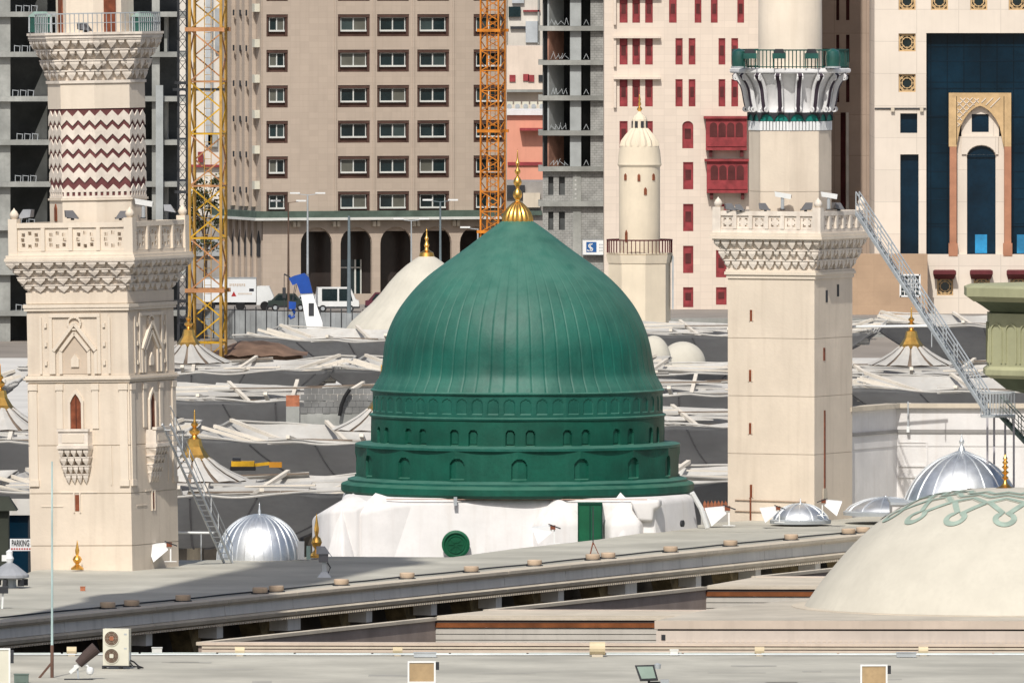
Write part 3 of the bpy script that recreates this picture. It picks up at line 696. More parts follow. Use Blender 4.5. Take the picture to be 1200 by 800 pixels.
MB().prism([(62*k+.05,.5), (62*k+1.6,.5), (62*k+1.6,1.3), (62*k+1.2,2.2), (62*k+.05,2.2)], .1, 2.2).build('cab', whitemetal, tk)
MB().box(.2, 62*k, .4, 1.9, .5, .74).build('chassis', dark, tk)
for x in (.7, 3.4, 62*k+.8):
    t = MB().lathe([(.42,0), (.42,.28)], 16).build('wheel', black, tk, loc=(x, .3, .42)); t.rotation_euler = (PI/2,0,0)
MB().prism([(33*k,1.3), (39*k,1.3), (36*k,1.75)], -.02, -.004).build('emblem', redp, tk)
e = MB()
for i in range(9): e.box((31+i*2.1)*k, (32.4+i*2.1)*k, -.015, -.004, 2.2+.06*(i % 2), 2.45)
for i in range(11): e.box((41+i*1.5)*k, (42+i*1.5)*k, -.015, -.004, 1.45, 1.6)
e.build('lettering', pink, tk)
MB().box(54*k, 59.5*k, -.015, -.004, 1.75, 2.0).build('number_plate', inkd, tk)
MB().box(-.05, 62*k+.05, -.06, 0, 2.95, 3.03).build('roof_rail', steel, tk)

def lamp(px, yt, yb, Y, label, arms=(-1, 1), m=steel, th=.16):
    z0 = 0 if Y < 1213 else 1.5
    r = thing('street_lamp', label, 'street lamp', (XX(px, Y), Y, z0)); H = ZZ(yt, Y)-z0
    MB().tube([(0,0,0), (0,0,H)], [th, th*.55], 10).build('post', m, r)
    for s_ in arms:
        MB().bar((0,0,H-.05), (s_*.9,0,H+.05), .06).build('arm', m, r); MB().box(min(s_*.7,s_*1.6), max(s_*.7,s_*1.6), -.2, .2, H+.06, H+.2).build('lamp_head', whitemetal, r)
lamp(338, 237, 375, 1230, 'brown street lamp with pale heads left of the first arch', m=mat('brown_post_paint', (.12,.08,.06)), th=.12)
lamp(360.5, 228, 375, 1236, 'grey twin head street lamp beside the first arch', th=.13)
lamp(409, 253, 375, 1225, 'blue grey post standing in front of the second arch', arms=(), th=.2, m=mat('blue_grey_post', (.16,.20,.22)))
lamp(482, 258, 345, 1228, 'thin post with pale heads in front of the third arch', th=.1)
lamp(516, 236, 345, 1233, 'green grey street lamp in front of the fourth arch', th=.14, m=mat('blue_grey_post', (.16,.20,.22)))
lamp(560, 268, 345, 1233, 'short grey street lamp near the orange crane', arms=(-1,), th=.12)

fe = thing('hoarding_fence', 'grey sheet metal hoarding fence in front of the parked vehicles', 'fence', (XX(232, 1262), 1205, 0)); 
pA = Vector((XX(225,1209), 1211, 0)); pB = Vector((XX(438,1196), 1196, 0)); fe.location = pA; dv = pB-pA; n = 34
pm = MB().box(.02, dv.length/n-.02, -.03, .03, .05, 2.55).build('panel', fencem, fe, rz=math.atan2(dv.y, dv.x))
pm.location = (0,0,0)
for i in range(1, n): inst(pm, fe, loc=dv*(i/n))
ps = MB().box(-.05, .05, -.1, -.04, 0, 2.9).build('post', dark, fe)
for i in range(0, n, 2): inst(ps, fe, loc=dv*(i/n))
e = MB(); 
# white crane boom with blue head
bm_ = thing('mobile_crane_boom', 'white telescopic crane boom with blue head and hook', 'crane', W(369, 384, 1150)); k = 1150/F
P = lambda x, y, d=0: Vector(((x-369)*k, d, (384-y)*k))
MB().prism([((363-369)*k-.1, -3), ((378-369)*k, -3), ((378-369)*k, (384-378)*k), ((366.5-369)*k, (384-343.5)*k), ((352.5-369)*k, (384-344)*k), ((361-369)*k-.1, 0)], -.5, .5).build('boom', signw, bm_)
MB().prism([((352-369)*k, (384-344)*k), ((366.5-369)*k, (384-343)*k), ((362-369)*k, (384-325)*k), ((357-369)*k, (384-320)*k), ((345-369)*k, (384-323)*k), ((338.5-369)*k, (384-326)*k), ((343-369)*k, (384-334)*k), ((348-369)*k, (384-332)*k)], -.6, .6).build('boom_head', bluep, bm_)
MB().box((366-369)*k-.3, (368-369)*k, -.53, -.51, (384-370)*k, (384-355)*k).build('stripe', dark, bm_)
MB().bar(P(346,333,-.3), P(342.5,352,-.3), .05).bar(P(348,333,.3), P(343.5,352,.3), .05).build('cable', dark, bm_)
h = MB().prism([((338.5-369)*k, (384-362)*k), ((346.5-369)*k, (384-362)*k), ((347-369)*k, (384-354)*k), ((338.5-369)*k, (384-353)*k)], -.3, .3); h.build('hook_block', bluep, bm_)
MB().tube([P(343,362), P(345,366), P(344.5,371), P(341,372.5), P(338.5,369)], .13, 8).build('hook', bluep, bm_)
MB().bar(P(340,325), P(333,321), .12).bar(P(333,321), P(333,337), .06).bar(P(333,337), P(333,395), .05).box((331-369)*k, (335-369)*k, -.15, .15, (384-349)*k, (384-337)*k).build('jib_weight', dark, bm_)

# ================================================================ CANOPIES (large courtyard umbrellas)
def make_canopy(hw, hd, drop):
    r = thing('courtyard_umbrella', 'x', 'umbrella', (0,0,0))
    def surf(off, zoff, m, nm):
        N = 44; v = []; f = []
        rnd = random.Random(3)
        for j in range(N+1):
            for i in range(N+1):
                a = -1+2*i/N; b = -1+2*j/N; t = max(abs(a), abs(b)); 
                ang = math.atan2(b, a); fold = .10*abs(math.sin(7*ang+.4))**.7*t+.03*math.sin(19*ang)*t
                sag = .28*(1-(min(abs(a), abs(b))/max(t, 1e-3))**1.4)*t**2 + .1*math.sin(a*5)*math.cos(b*4)
                z = -drop*(1-t**2.6)-sag-fold+.12*math.sin(11*a+3*b)*(1-t)*2*t
                v.append((a*hw, b*hd, z+zoff))
        for j in range(N):
            for i in range(N): f.append((j*(N+1)+i, j*(N+1)+i+1, (j+1)*(N+1)+i+1, (j+1)*(N+1)+i))
        return MB().add(v, f).build(nm, m, r, smooth=True)
    surf(0, 0, canW, 'membrane'); surf(0, -.09, canG, 'under_layer')
    for q in range(20):                    # fold shade as dark tubes on the lining, running from the mast to the rim
        ang = q*PI/10+.11; c_, s__ = math.cos(ang), math.sin(ang); tm = 1/max(abs(c_), abs(s__)); pts = []
        for i in range(2, 13):
            t = i/12*.985; a, b = c_*tm*t, s__*tm*t; a2 = math.atan2(b, a); fold = .10*abs(math.sin(7*a2+.4))**.7*t+.03*math.sin(19*a2)*t
            sag = .28*(1-(min(abs(a), abs(b))/max(t, 1e-3))**1.4)*t**2+.1*math.sin(a*5)*math.cos(b*4)
            pts.append((a*hw, b*hd, -drop*(1-t**2.6)-sag-fold+.12*math.sin(11*a+3*b)*(1-t)*2*t-.12))
        MB().tube(pts, .045, 5).build('fold_line', mat('dark_fold_line', (.13,.13,.14)), r)
    # white hem around the rim
    for (a, b) in (((-1,-1),(1,-1)), ((1,-1),(1,1)), ((1,1),(-1,1)), ((-1,1),(-1,-1))):
        pts = []
        for i in range(45):
            t = i/44; x = a[0]+(b[0]-a[0])*t; y = a[1]+(b[1]-a[1])*t; mn = min(abs(x), abs(y))
            pts.append((x*hw, y*hd, -.28*(1-mn**1.4)-.10*abs(math.sin(7*math.atan2(y, x)+.4))**.7-.03*math.sin(19*math.atan2(y, x))+.1*math.sin(x*5)*math.cos(y*4)))
        MB().tube(pts, .055, 6).build('hem', canW, r)
    for q in range(16):
        a = q*PI/8+.05; c, s_ = math.cos(a), math.sin(a); t = 1/max(abs(c), abs(s_))
        x, y = c*t*hw, s_*t*hd; rise = .05 if q % 2 else .15
        rnd = random.Random(q); 
        MB().bar((x*.1, y*.1, -drop*.6), (x*.55, y*.55, -drop*.42+.15), .16, .2).bar((x*.55, y*.55, -drop*.42+.15), (x*.99, y*.99, rise-.1), .2, .16).build('arm', beamW, r)
    rnd = random.Random(5)
    for q in range(17):                     # long slack wedges of membrane and flat struts lying across the top
        x0 = rnd.uniform(-.95, .45)*hw; y0 = rnd.uniform(-.5, .93)*hd; L_ = rnd.uniform(.35, .95)*hw; L_ = min(L_, .97*hw-x0); t0_ = max(abs(x0)/hw, abs(y0)/hd)
        zq = -drop*(1-t0_**2.6)*.35-.15; wq = rnd.uniform(.5, 1.6); dy = rnd.uniform(-.08, .08)*hd; zr = rnd.uniform(.05, .3); fl_ = rnd.random() < .5
        e1 = (x0, y0, zq); e2 = (x0+L_, y0+dy, zq+rnd.uniform(-.1,.2)); e3 = (x0+(L_ if fl_ else 0), y0+wq, zq+zr+.1)
        dn_ = [(p[0], p[1], p[2]-.06) for p in (e1, e2, e3)]
        MB().add([e1, e2, e3]+dn_, [(0,1,2), (5,4,3), (0,3,4,1), (1,4,5,2), (2,5,3,0)]).build('slack_membrane', canW, r)
        if q % 2 == 0: MB().bar((x0, y0-.3, zq+.1), (x0+L_*1.0, y0-.3+dy, zq+.2), .12, .07).build('strut', beamW if q % 4 else brown_str, r)
    MB().tube([(0,0,-9), (0,0,-.6)], [.45,.3], 12).build('mast', lipm, r)
    n = 12
    for i in range(n):
        a, b = 2*PI*i/n, 2*PI*(i+1)/n; am = (a+b)/2
        w0 = .82
        aa, bb_ = am-(b-a)/2*w0, am+(b-a)/2*w0
        pr = [(.7, .98), (1.2, .6), (1.75, .28), (2.5, -.05)]
        vs = []
        for (rr, z) in pr: vs += [(rr*math.cos(aa), rr*math.sin(aa), z), (rr*1.02*math.cos(am), rr*1.02*math.sin(am), z+.04), (rr*math.cos(bb_), rr*math.sin(bb_), z)]
        fs = []
        for j in range(3):
            for q in range(2): fs.append((j*3+q, j*3+q+1, j*3+q+4, j*3+q+3))
        if i == 0: pt = MB().add(vs, fs).build('cap_flap', canW, r)
        else: inst(pt, r, rz=2*PI*i/n)
    MB().lathe([(2.4,-.1), (1.7,.23), (1.16,.54), (.6,.98)], 32).build('cap_cone', brown_str, r, smooth=True)
    MB().lathe([(.86,.88), (.62,1.12), (.38,1.5), (.3,1.85)], 8).build('finial_skirt', gold, r)
    MB().lathe([(a_, 1.85+(b_-1.85)*.62) for a_, b_ in [(.28,1.85), (.15,2.0), (.12,2.1), (.24,2.3), (.25,2.45), (.14,2.62), (.08,2.7), (.17,2.85), (.17,2.98), (.07,3.12), (.05,3.3), (.03,3.9), (0,4.1)]], 14).build('finial', gold, r, smooth=True)
    return r
can = None
grp = 'open courtyard umbrellas'
CAN = [  # px centre, near rim row py, distance of near rim, half width, label
 (228, 572, 619, 'umbrella with gold finial beside the left ladder, nearest row'),
 (706, 560, 624, 'umbrella behind the lower drum of the green dome'),
 (1190, 570, 640, 'umbrella behind the white wall at the far right'),
 (-248, 572, 616, 'umbrella at the left edge behind the left minaret base'),
 (0, 510, 672, 'umbrella with gold finial cut by the left edge of the picture'),
 (447, 511, 672, 'umbrella whose gold finial peeks out left of the green drum'),
 (866, 491, 690, 'umbrella between the green drum and the right minaret'),
 (-180, 450, 730, 'umbrella hidden behind the left minaret, third row'),
 (330, 462, 731, 'umbrella with plain white rim right of the left minaret, third row'),
 (1197, 452, 738, 'umbrella just above the white wall at the right edge'),
 (800, 455, 735, 'umbrella behind the right minaret below the small white domes'),
 (698, 434, 762, 'umbrella right behind the green dome in front of the small white domes'),
 (221, 430, 788, 'umbrella with gold finial at the foot of the yellow crane'),
 (585, 430, 788, 'umbrella hidden behind the green dome, fourth row'),
 (1068, 433, 765, 'umbrella with gold finial behind the right ladder'),
 (470, 393, 846, 'farthest umbrella in front of the cream ribbed dome'),
 (860, 386, 858, 'farthest umbrella in front of the crimson shuttered building'),
 (1190, 376, 880, 'farthest umbrella below the blue glass hotel'),
]
for i, (px, py, Yn, lab) in enumerate(CAN):
    hd = 11.0; Yc_ = Yn+hd
    p = Vector((XX(px, Yc_), Yc_, ZZ(py, Yn)))
    if can is None:
        can = make_canopy(9.1, hd, 3.0); can['label'] = lab; can['group'] = grp; can.location = p; can.rotation_euler = (0,0,R(-5))
    else:
        c = copy_thing(can, lab, p, R(-5+(i*37 % 5)-2)+(PI if i % 2 else 0))
        if 'gold finial' not in lab:             # the others show no cap above their rim
            for ch in [o for o in C.objects if o.parent == c and o.name.split('.')[0] in ('cap_flap', 'cap_cone', 'finial', 'finial_skirt')]: bpy.data.objects.remove(ch)
# arcade under the canopies, their shade put into its dark stone colour
ar = thing('courtyard_arcade', 'dark shaded arcade under the umbrellas behind the silver dome', 'arcade', (XX(150, 640), 640, 0)); arch_k = 1.3
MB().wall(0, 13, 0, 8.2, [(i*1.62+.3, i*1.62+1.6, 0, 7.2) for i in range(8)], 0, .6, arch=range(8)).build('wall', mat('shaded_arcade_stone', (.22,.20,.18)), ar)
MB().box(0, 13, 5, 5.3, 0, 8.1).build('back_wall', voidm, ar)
for i in range(9): MB().tube([(i*1.62+.15,-.1,0), (i*1.62+.15,-.1,5.4)], .12, 8).build('column', lipm, ar)
# small domes and courts right of the green dome
def whitedome(px, pyb, rpx, hpx, Y, label, m=white):
    k = Y/F; r = thing('small_dome', label, 'dome', (XX(px, Y), Y, ZZ(pyb, Y)))
    MB().lathe([(rpx*k*math.cos(t*PI/20), hpx*k*math.sin(t*PI/20)) for t in range(11)], 32).build('shell', m, r, smooth=True)
    MB().lathe([(rpx*k*1.06,-1.0), (rpx*k*1.06,-.1), (rpx*k*1.0,0)], 32).build('drum', m, r, smooth=True); return r
whitedome(766, 426, 21, 33, 815, 'white plaster dome touching the right side of the green dome', creamd)
whitedome(800, 426, 27, 26, 830, 'lower white dome next to the touching one', creamd)
whitedome(742, 426, 26, 30, 825, 'white dome mostly hidden behind the green dome', creamd)
bw = thing('block_wall', 'grey concrete block wall with a curved black pipe left of the green dome', 'wall', (XX(352, 715), 715, 0)); k = 715/F
for i in range(10):
    for j in range(4):
        z = ZZ(484, 715)+j*.33; x = i*.39+(.19 if j % 2 else 0)
        if i == 0 and j == 0: q0 = MB().box(0, .37, 0, .3, 0, .31).build('block', mat('dark_concrete_block', (.19,.19,.185), var=.15, scale=1), bw, loc=(x, 0, z))
        else: inst(q0, bw, loc=(x, (i*7+j*3) % 3*.02, z))
MB().box(0, 4.0, .05, .25, 0, ZZ(484,715)).build('footing', conc, bw)
MB().box(-.75, -.05, 0, .3, ZZ(476,715), ZZ(463,715)).build('brick_pier', terra, bw); MB().box(-.75, -.05, 0, .3, 0, ZZ(476,715)-.003).build('footing', conc, bw)
MB().tube([W(p[0],p[1]+3,714.7)-bw.location for p in ((398,484),(400,472),(404,462),(410,453))], .1, 8).build('pipe', black, bw)
# yellow machinery
ex = thing('excavator', 'yellow excavator parked among the umbrellas behind the gold finial', 'excavator', W(286, 546, 655)); ex.scale = (.55,.55,.55)
MB().box(-1.1, .9, -.8, .8, .0, .45).build('body', yellow, ex); MB().box(-1.0, -.3, -.7, .7, .45, .7).build('cab', dark, ex)
MB().bar((.9,0,.1), (2.2,0,.25), .28).build('arm', yellow, ex); MB().box(2.2, 3.3, -.4, .4, -.1, .35).build('bucket', mat('worn_yellow', (.45,.2,.02)), ex)
MB().box(-1.2, 1.0, -1.0, -.82, -.35, 0).build('track', black, ex); MB().box(-1.2, 1.0, .82, 1.0, -.35, 0).build('track', black, ex)
em = MB(); rnd = random.Random(9); N = 14; v = []; f = []
for j in range(9):
    for i in range(N):
        v.append((i*.45, j*1.1, math.sin(PI*j/8)*.75*(.85+.15*math.sin(i*.35))*min(1, i/4)*min(1, (13-i)/4)+rnd.uniform(-.07,.07)-.3))
for j in range(8):
    for i in range(N-1): f.append((j*N+i, j*N+i+1, (j+1)*N+i+1, (j+1)*N+i))
o = MB().add(v, f).build('earth_bank', earth, loc=(XX(252, 830), 812, ZZ(409, 815)), smooth=True); o['kind'] = 'structure'
o = MB().box(.3, 5.5, .3, 8.5, -12, -.32).build('earth_base', earth, loc=(XX(252, 830), 812, ZZ(409, 815))); o['kind'] = 'structure'

# ---- cream ribbed dome behind left of the green dome
Y = 900; k = Y/F; d = thing('ribbed_dome', 'cream ribbed dome with slender gold finial left behind the green dome', 'dome', (XX(500, Y), Y, ZZ(385, Y)))
prof = [(100,-60),(94,0),(87,9),(76,19),(64,30),(53,42),(43,55),(34,65),(24,74),(13,82),(6,86),(0,87)]
MB().lathe([(a*k, b*k) for a, b in prof], 120, mod=lambda a, z, r: 1+.012*abs(math.sin(a*20))).build('shell', creamd, d, smooth=True)
MB().lathe([(9*k,84*k),(8*k,89*k),(3*k,92*k),(2*k,95*k),(3.2*k,98*k),(2*k,101*k),(1.5*k,103*k),(2.4*k,106*k),(1*k,109*k),(.8*k,114*k),(0,120*k)], 12).build('finial', gold, d, smooth=True)

# ================================================================ OLD WHITE MINARET (centre right)
Y = 900; k = Y/F; wm = thing('round_minaret', 'cream round minaret with small railed balcony in front of the crimson shutters', 'minaret', (XX(749.5, Y), Y, 0)); z = lambda p: ZZ(p, Y)
def octa(Rr, z0, z1, R2=None, a0=22.5): 
    m = MB(); R2 = R2 or Rr; return m.lathe([(Rr, z0), (R2, z1)], 8, a0=R(a0), a1=R(a0)+2*PI)
octa(37*k, 0, z(308), a0=10).build('octagonal_base', minc, wm); octa(38*k, z(308), z(298), 40*k, a0=10).build('cornice', minc, wm)
MB().lathe([(24*k, z(297)), (24*k, z(196)), (23.5*k, z(196)+.01)], 32).build('shaft', minc, wm, smooth=True)
MB().lathe([(24*k, z(196)), (26*k, z(193)), (25.2*k, z(190)), (24.5*k, z(180)), (22.7*k, z(171))], 32).build('collar', minc, wm, smooth=True)
MB().lathe([(22.5*k, z(171)), (21*k, z(165)), (16*k, z(158)), (11*k, z(152)), (9*k, z(150))], 72, mod=lambda a, zz, r: 1+.05*math.sin(a*18)).build('ribbed_cap', minc, wm, smooth=True)
MB().lathe([(9.5*k, z(153)), (9*k, z(140)), (7.5*k, z(137)), (4*k, z(134)), (1.6*k, z(131)), (1*k, z(130))], 12).build('lantern', minc, wm)
MB().lathe([(1*k, z(131)), (3*k, z(129)), (3*k, z(127)), (1*k, z(125)), (2*k, z(122)), (.9*k, z(119)), (1.5*k, z(117)), (.4*k, z(112)), (0, z(108))], 10).build('finial', gold, wm, smooth=True)
for q in range(8): a = R(20+45*q); MB().box(-.1, .1, -.02, .05, z(150), z(142)).build('lantern_opening', dark, wm, loc=(9.1*k*math.cos(a), 9.1*k*math.sin(a), 0), rz=a+PI/2)
MB().lathe([(38.5*k, z(298)), (39.5*k, z(297)), (39.5*k, z(296)), (24*k, z(296)-.001)], 8, a0=R(10), a1=R(10)+2*PI).build('balcony_floor', minc, wm)
for q in range(48):
    a = 2*PI*q/48; bb = MB().box(-.03, .03, -.03, .03, 0, 15*k)
    if q == 0: bq = bb.build('baluster', reddark, wm, loc=(38*k, 0, z(296)))
    else: inst(bq, wm, loc=(38*k*math.cos(a), 38*k*math.sin(a), z(296)))
rl_ = MB()
for q in range(24):
    a, b = 2*PI*q/24, 2*PI*(q+1)/24; rl_.bar((38*k*math.cos(a), 38*k*math.sin(a), z(281)), (38*k*math.cos(b), 38*k*math.sin(b), z(281)), .09)
rl_.build('handrail', reddark, wm)
for (ax, y0, y1, w_) in ((-78,203,212,3), (-87,0,0,0), (-45,203,212,3.2), (-118,203,210,2.5), (-76,219,228,3)):
    pass
for (dx, y0, y1) in ((-1, 203, 212), (6.5, 219, 228), (16, 203, 211), (-16.5, 203, 211), (-15.5, 269, 283)):
    yy = -math.sqrt(max(0, 24**2-dx*dx))*k; MB().prism([(-1.7*k,0), (1.7*k,0), (1.7*k,(y1-y0)*k*.75), (0,(y1-y0)*k), (-1.7*k,(y1-y0)*k*.75)], -.05, .15).build('window', brownwood, wm, loc=(dx*k, yy, z(y1)), rz=math.asin(dx/24))
MB().box(38*k, 40*k, -.2, .2, z(362), z(300)).build('downpipe', steel, wm)

# ================================================================ GALLERY ROOF AND TERRACES
ZR = 9.0
back = [(-60,690), (0,680), (30,672), (40,668), (158,661), (212,656), (300,655.5), (375,651.5), (430,652), (530,652.5), (600,643), (700,632), (830,613), (912,607), (1010,596), (1140,584), (1300,570)]
def Lf(px): return 728-.1012*px            # roof front edge row at column px
fpts = [(-60, Lf(-60)), (1300, 600)]
front0, front1 = G(-60, Lf(-60)), G(1150, 612)
poly = [G(a, b) for a, b in back]
fr = [front0, front1, G(1400, 592)]
vs = [tuple(p) for p in fr]+[tuple(p) for p in reversed(poly)]
n = len(vs); m_ = MB(); m_.v = vs+[(a, b, ZR-1.0) for a, b, c in vs]; m_.f = [tuple(range(n)), tuple(range(2*n-1, n-1, -1))]+[(i, n+i, n+(i+1) % n, (i+1) % n) for i in range(n)]
bmx = bmesh.new(); me = bpy.data.meshes.new('gallery_roof'); me.from_pydata(m_.v, [], m_.f); bmx.from_mesh(me); bmesh.ops.triangulate(bmx, faces=bmx.faces); bmesh.ops.recalc_face_normals(bmx, faces=bmx.faces); bmx.to_mesh(me); bmx.free(); me.materials.append(roofm)
gr = thing('gallery_building', 'long grey flat roofed gallery with overhanging cornice running across the picture', 'building', front0)
o = bpy.data.objects.new('roof', me); C.objects.link(o); o.parent = gr; o.location = -front0
dv = (front1-front0); LL = dv.length; dn = dv.normalized(); ang = math.atan2(dv.y, dv.x); nrm = Vector((dn.y, -dn.x, 0))
gr2 = gr
def along(px):                        # distance along the front edge at column px
    # intersection of ray with edge line
    k = (px-600)/F; t = (k*front0.y-front0.x)/(dn.x-k*dn.y); return t
js = [along(p) for p in [-60,-20,67,170,255,335,430,505,583,655,730,815,888,955,1020,1085,1150]]
for a, b in zip(js, js[1:]):
    a += .02; b -= .02
    for nm, mm, pf in (('cornice_cap', lipm, [(-.45,.015), (.5,.015), (.5,-.1), (.42,-.2), (-.45,-.2)]),
                       ('fascia', roofd, [(-.45,-.215), (.30,-.215), (.33,-.62), (-.45,-.62)]),
                       ('cornice_lip', lipm, [(-.45,-.635), (.36,-.635), (.46,-.72), (.40,-.86), (.15,-.92), (-.45,-.92)])):
        # prism along local x; profile (outward, z): outward = -y local
        q = MB().prism([(-p[0], p[1]) for p in pf], a, b, 'x').build(nm, mm, gr, rz=ang)
dd = MB()
for i in range(int(js[-1]/.22)): dd.box(i*.22, i*.22+.1, -.44, -.3, -1.0, -.925)
dd.build('dentils', lipm, gr, rz=ang, kind='stuff')
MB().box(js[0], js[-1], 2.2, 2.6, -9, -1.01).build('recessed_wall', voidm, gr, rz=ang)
for i, p in enumerate([172, 255, 342, 430, 506, 582, 655, 737, 816, 886, 956, 1020]):
    t = along(p)
    w_ = .6 if i in (2, 7) else .28
    MB().box(t-w_, t+w_, -.1, .9, -1.5, -.93).build('bracket_block', roofd, gr, rz=ang)
    MB().add([(t-w_*1.4-.9,.7,-.95), (t-w_, .7,-.95), (t-w_,1.6,-.95), (t-w_*1.4-.9,1.6,-.95), (t-w_-.1,.7,-2.6), (t+w_,.7,-2.6), (t+w_,1.6,-2.6), (t-w_-.1,1.6,-2.6)],
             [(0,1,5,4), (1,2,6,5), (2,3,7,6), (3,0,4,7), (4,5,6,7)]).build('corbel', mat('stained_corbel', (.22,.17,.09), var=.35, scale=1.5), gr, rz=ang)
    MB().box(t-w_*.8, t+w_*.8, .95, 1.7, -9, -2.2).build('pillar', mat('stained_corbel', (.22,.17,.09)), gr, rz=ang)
# round roof vents
vm = mat('beige_vent', (.52,.40,.29), var=.08)
v0 = None; vlabels = {148:'shaded round roof vent nearest the left corner of the gallery roof',172:'shaded round roof vent right beside the leftmost one',232:'shaded round roof vent above the air conditioner',322:'left vent of the pair right of the shaded roof corner',341:'right vent of the pair right of the shaded roof corner',417:'round beige roof vent below the green round window left side',494:'single roof vent below the roof left of the green round window',569:'single roof vent right below the green round window',643:'single roof vent below the white floodlight on the roof',711:'left vent of the pair beside the black tripod mast',729:'right vent of the pair beside the black tripod mast',802:'single roof vent below the right end of the dome base',872:'single roof vent under the left part of the right minaret',943:'left vent of the pair near the big cream dome',1010:'roof vent just left of the big cream dome',1027:'roof vent touching the outline of the big cream dome'}
prev = None; cb = MB(); 
for i, (px, lab) in enumerate(vlabels.items()):
    t = along(px)-.2; p = front0+dn*t-nrm*(.55 if i else .7); p.z = ZR+.004
    if v0 is None:
        v0 = thing('roof_vent', lab, 'vent', p, 0, 'round vents along the gallery roof edge')
        MB().lathe([(.30,0), (.36,.12), (.36,.28), (.33,.31), (0,.33)], 20).build('cap', vm, v0, smooth=True); MB().lathe([(.42,0), (.42,.05)], 20).build('base_ring', dark, v0); v0.scale = (.84,)*3
    else: copy_thing(v0, lab, p)
cpts = [front0+dn*(js[-1]*i/60)-nrm*(.95+.08*math.sin(i*1.3))+Vector((0,0,.06)) for i in range(61)]
tag(MB().tube(cpts, .035, 5).build('cable', dark), 'dark cable lying along the gallery roof edge', 'cable')

# --- terraces in the foreground
m_ = MB().box(-60, 60, 380, 493.2, 7.5, 9.0); nr = m_.build('near_roof', mat('near_roof_membrane', (.47,.45,.385), var=.12, scale=.25, bump=.15, bscale=2)); nr['kind'] = 'structure'
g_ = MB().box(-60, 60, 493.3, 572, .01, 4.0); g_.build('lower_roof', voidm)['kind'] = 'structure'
MB().box(-160, 160, 573, 1150, .006, .05).build('courtyard_floor', mat('pale_marble_floor', (.62,.60,.56), var=.08, scale=.1))['kind'] = 'structure'
def hband(x0, x1, Yf, y0, y1, m, name, par, depth=.6, o=Vector((0,0,0)), tilt=-.0125):
    # horizontal moulding along image x at distance Yf, slightly turned
    a = XX(x0, Yf); b = XX(x1, Yf); 
    q = MB().box(0, b-a, 0, depth, ZZ(y1, Yf), ZZ(y0, Yf)).build(name, m, par, rz=tilt)
    q.location = Vector((a, Yf, 0))-par.location; return q
def terrace(label, xn, yn, xf, yf, x1, layers, fh_=25):
    # near moulding at row yn starting at xn, slanted parapet to (xf,yf), far wall to x1
    Zt = 9.35; A = G(xn, yn, Zt); B = G(xf, yf, Zt); r = thing('terrace_parapet', label, 'parapet', (A.x, A.y, 0))
    L_ = XX(x1, A.y)-A.x
    mgap = mat('maroon_joint', (.11,.05,.04)); lay = [(0, .10, .12, pink), (.101, .139, .2, mgap), (.14, .215, .06, lipm), (.216, .249, .2, mgap), (.25, .35, .0, pink), (.351, .384, .2, mgap), (.385, .47, .1, lipm)]
    for (u0, u1, back_, mm) in lay:
        MB().box(-back_*0+.0, L_, -.35+back_, .35, Zt-u1, Zt-u0).build('moulding', mm, r, rz=-.035)
    MB().box(.05, L_, -.2, .34, Zt-1.6, Zt-.48).build('parapet_wall', lipm, r, rz=-.035)
    d_ = B-A; a_ = math.atan2(d_.y, d_.x); Ls = d_.length
    MB().box(0, Ls, -.1, .25, Zt-.12, Zt-.0).build('parapet_cap', lipm, r, rz=a_, loc=(0,0,.003))
    MB().box(.1, Ls, -.02, .2, Zt-1.6, Zt-.12).build('parapet_wall', mat('brown_inner_panel', (.36,.29,.25)), r, rz=a_)
    # far wall
    Lf_ = XX(x1, B.y)-B.x
    for (u0, u1, back_, mm) in ((0, .1, 0, lipm), (.1, .2, .06, mat('dark_gap', (.07,.05,.045))), (.2, .38, .04, rust), (.4, .62, .1, paleg), (.64, .84, .1, paleg), (.86, 1.6, .1, paleg)):
        MB().box(0, Lf_, -.1+back_, .4, Zt-u1+.005, Zt-u0-.004).build('far_panel', mm, r, rz=-.02, loc=(B.x-A.x, B.y-A.y, 0))
    return r
terrace('lowest sunken terrace parapet with rust strip in the foreground', 237, 752, 510, 723, 1330, 3)
terrace('middle sunken terrace parapet left of the big cream dome', 573, 714, 827, 687, 1330, 3)
terrace('farthest small terrace parapet touching the big cream dome', 887, 675, 990, 664, 1330, 3)
# roof plates between the terraces
def plate(pts, Z, nm, m, th=.4):
    P_ = [G(a, b, Z) for a, b in pts]; q = MB().prism([(p.x, p.y) for p in P_], Z-th, Z, 'z').build(nm, m); q['kind'] = 'structure'; return q
plate([(512,721), (1330,722), (1330,718), (573,714.5)], 9.34, 'terrace_roof', lipm, .35)
plate([(829,685.5), (1330,687), (1330,681), (889,675)], 9.33, 'terrace_roof', lipm, .35)
# conduits on near roof edge
cp = thing('roof_conduit', 'pale conduit pipes running along the near roof edge', 'pipe', (0, 492.6, 9.05))
for i in range(14):
    x = -19+i*2.8; MB().tube([(x, .2*math.sin(i), .04), (x+2.72, .2*math.sin(i)+.05, .04)], .035, 6).build('pipe', mat('pale_pvc', (.45,.5,.47), rough=.5), cp)
MB().tube([(-20, -.35, .03), (20, -.5, .03)], .025, 6).build('pipe', steel, cp)
wb = mat('white_box', (.72,.72,.68), rough=.5)
def smallbox(px, py, w_, h_, label, m=wb, Z=9.0, name='junction_box'):
    p = G(px, py, Z); r = thing(name, label, 'box', p); MB().box(-w_/2, w_/2, -.1, .15, .02, h_).build('casing', m, r); MB().box(-w_/2-.02, w_/2+.02, -.12, .17, h_, h_+.03).build('lid', m, r); 
    MB().box(-w_/3, w_/3, -.08, .1, 0, .02).build('foot', dark, r); return r
smallbox(184, 766, .36, .22, 'white junction box right of the air conditioner on the roof edge')
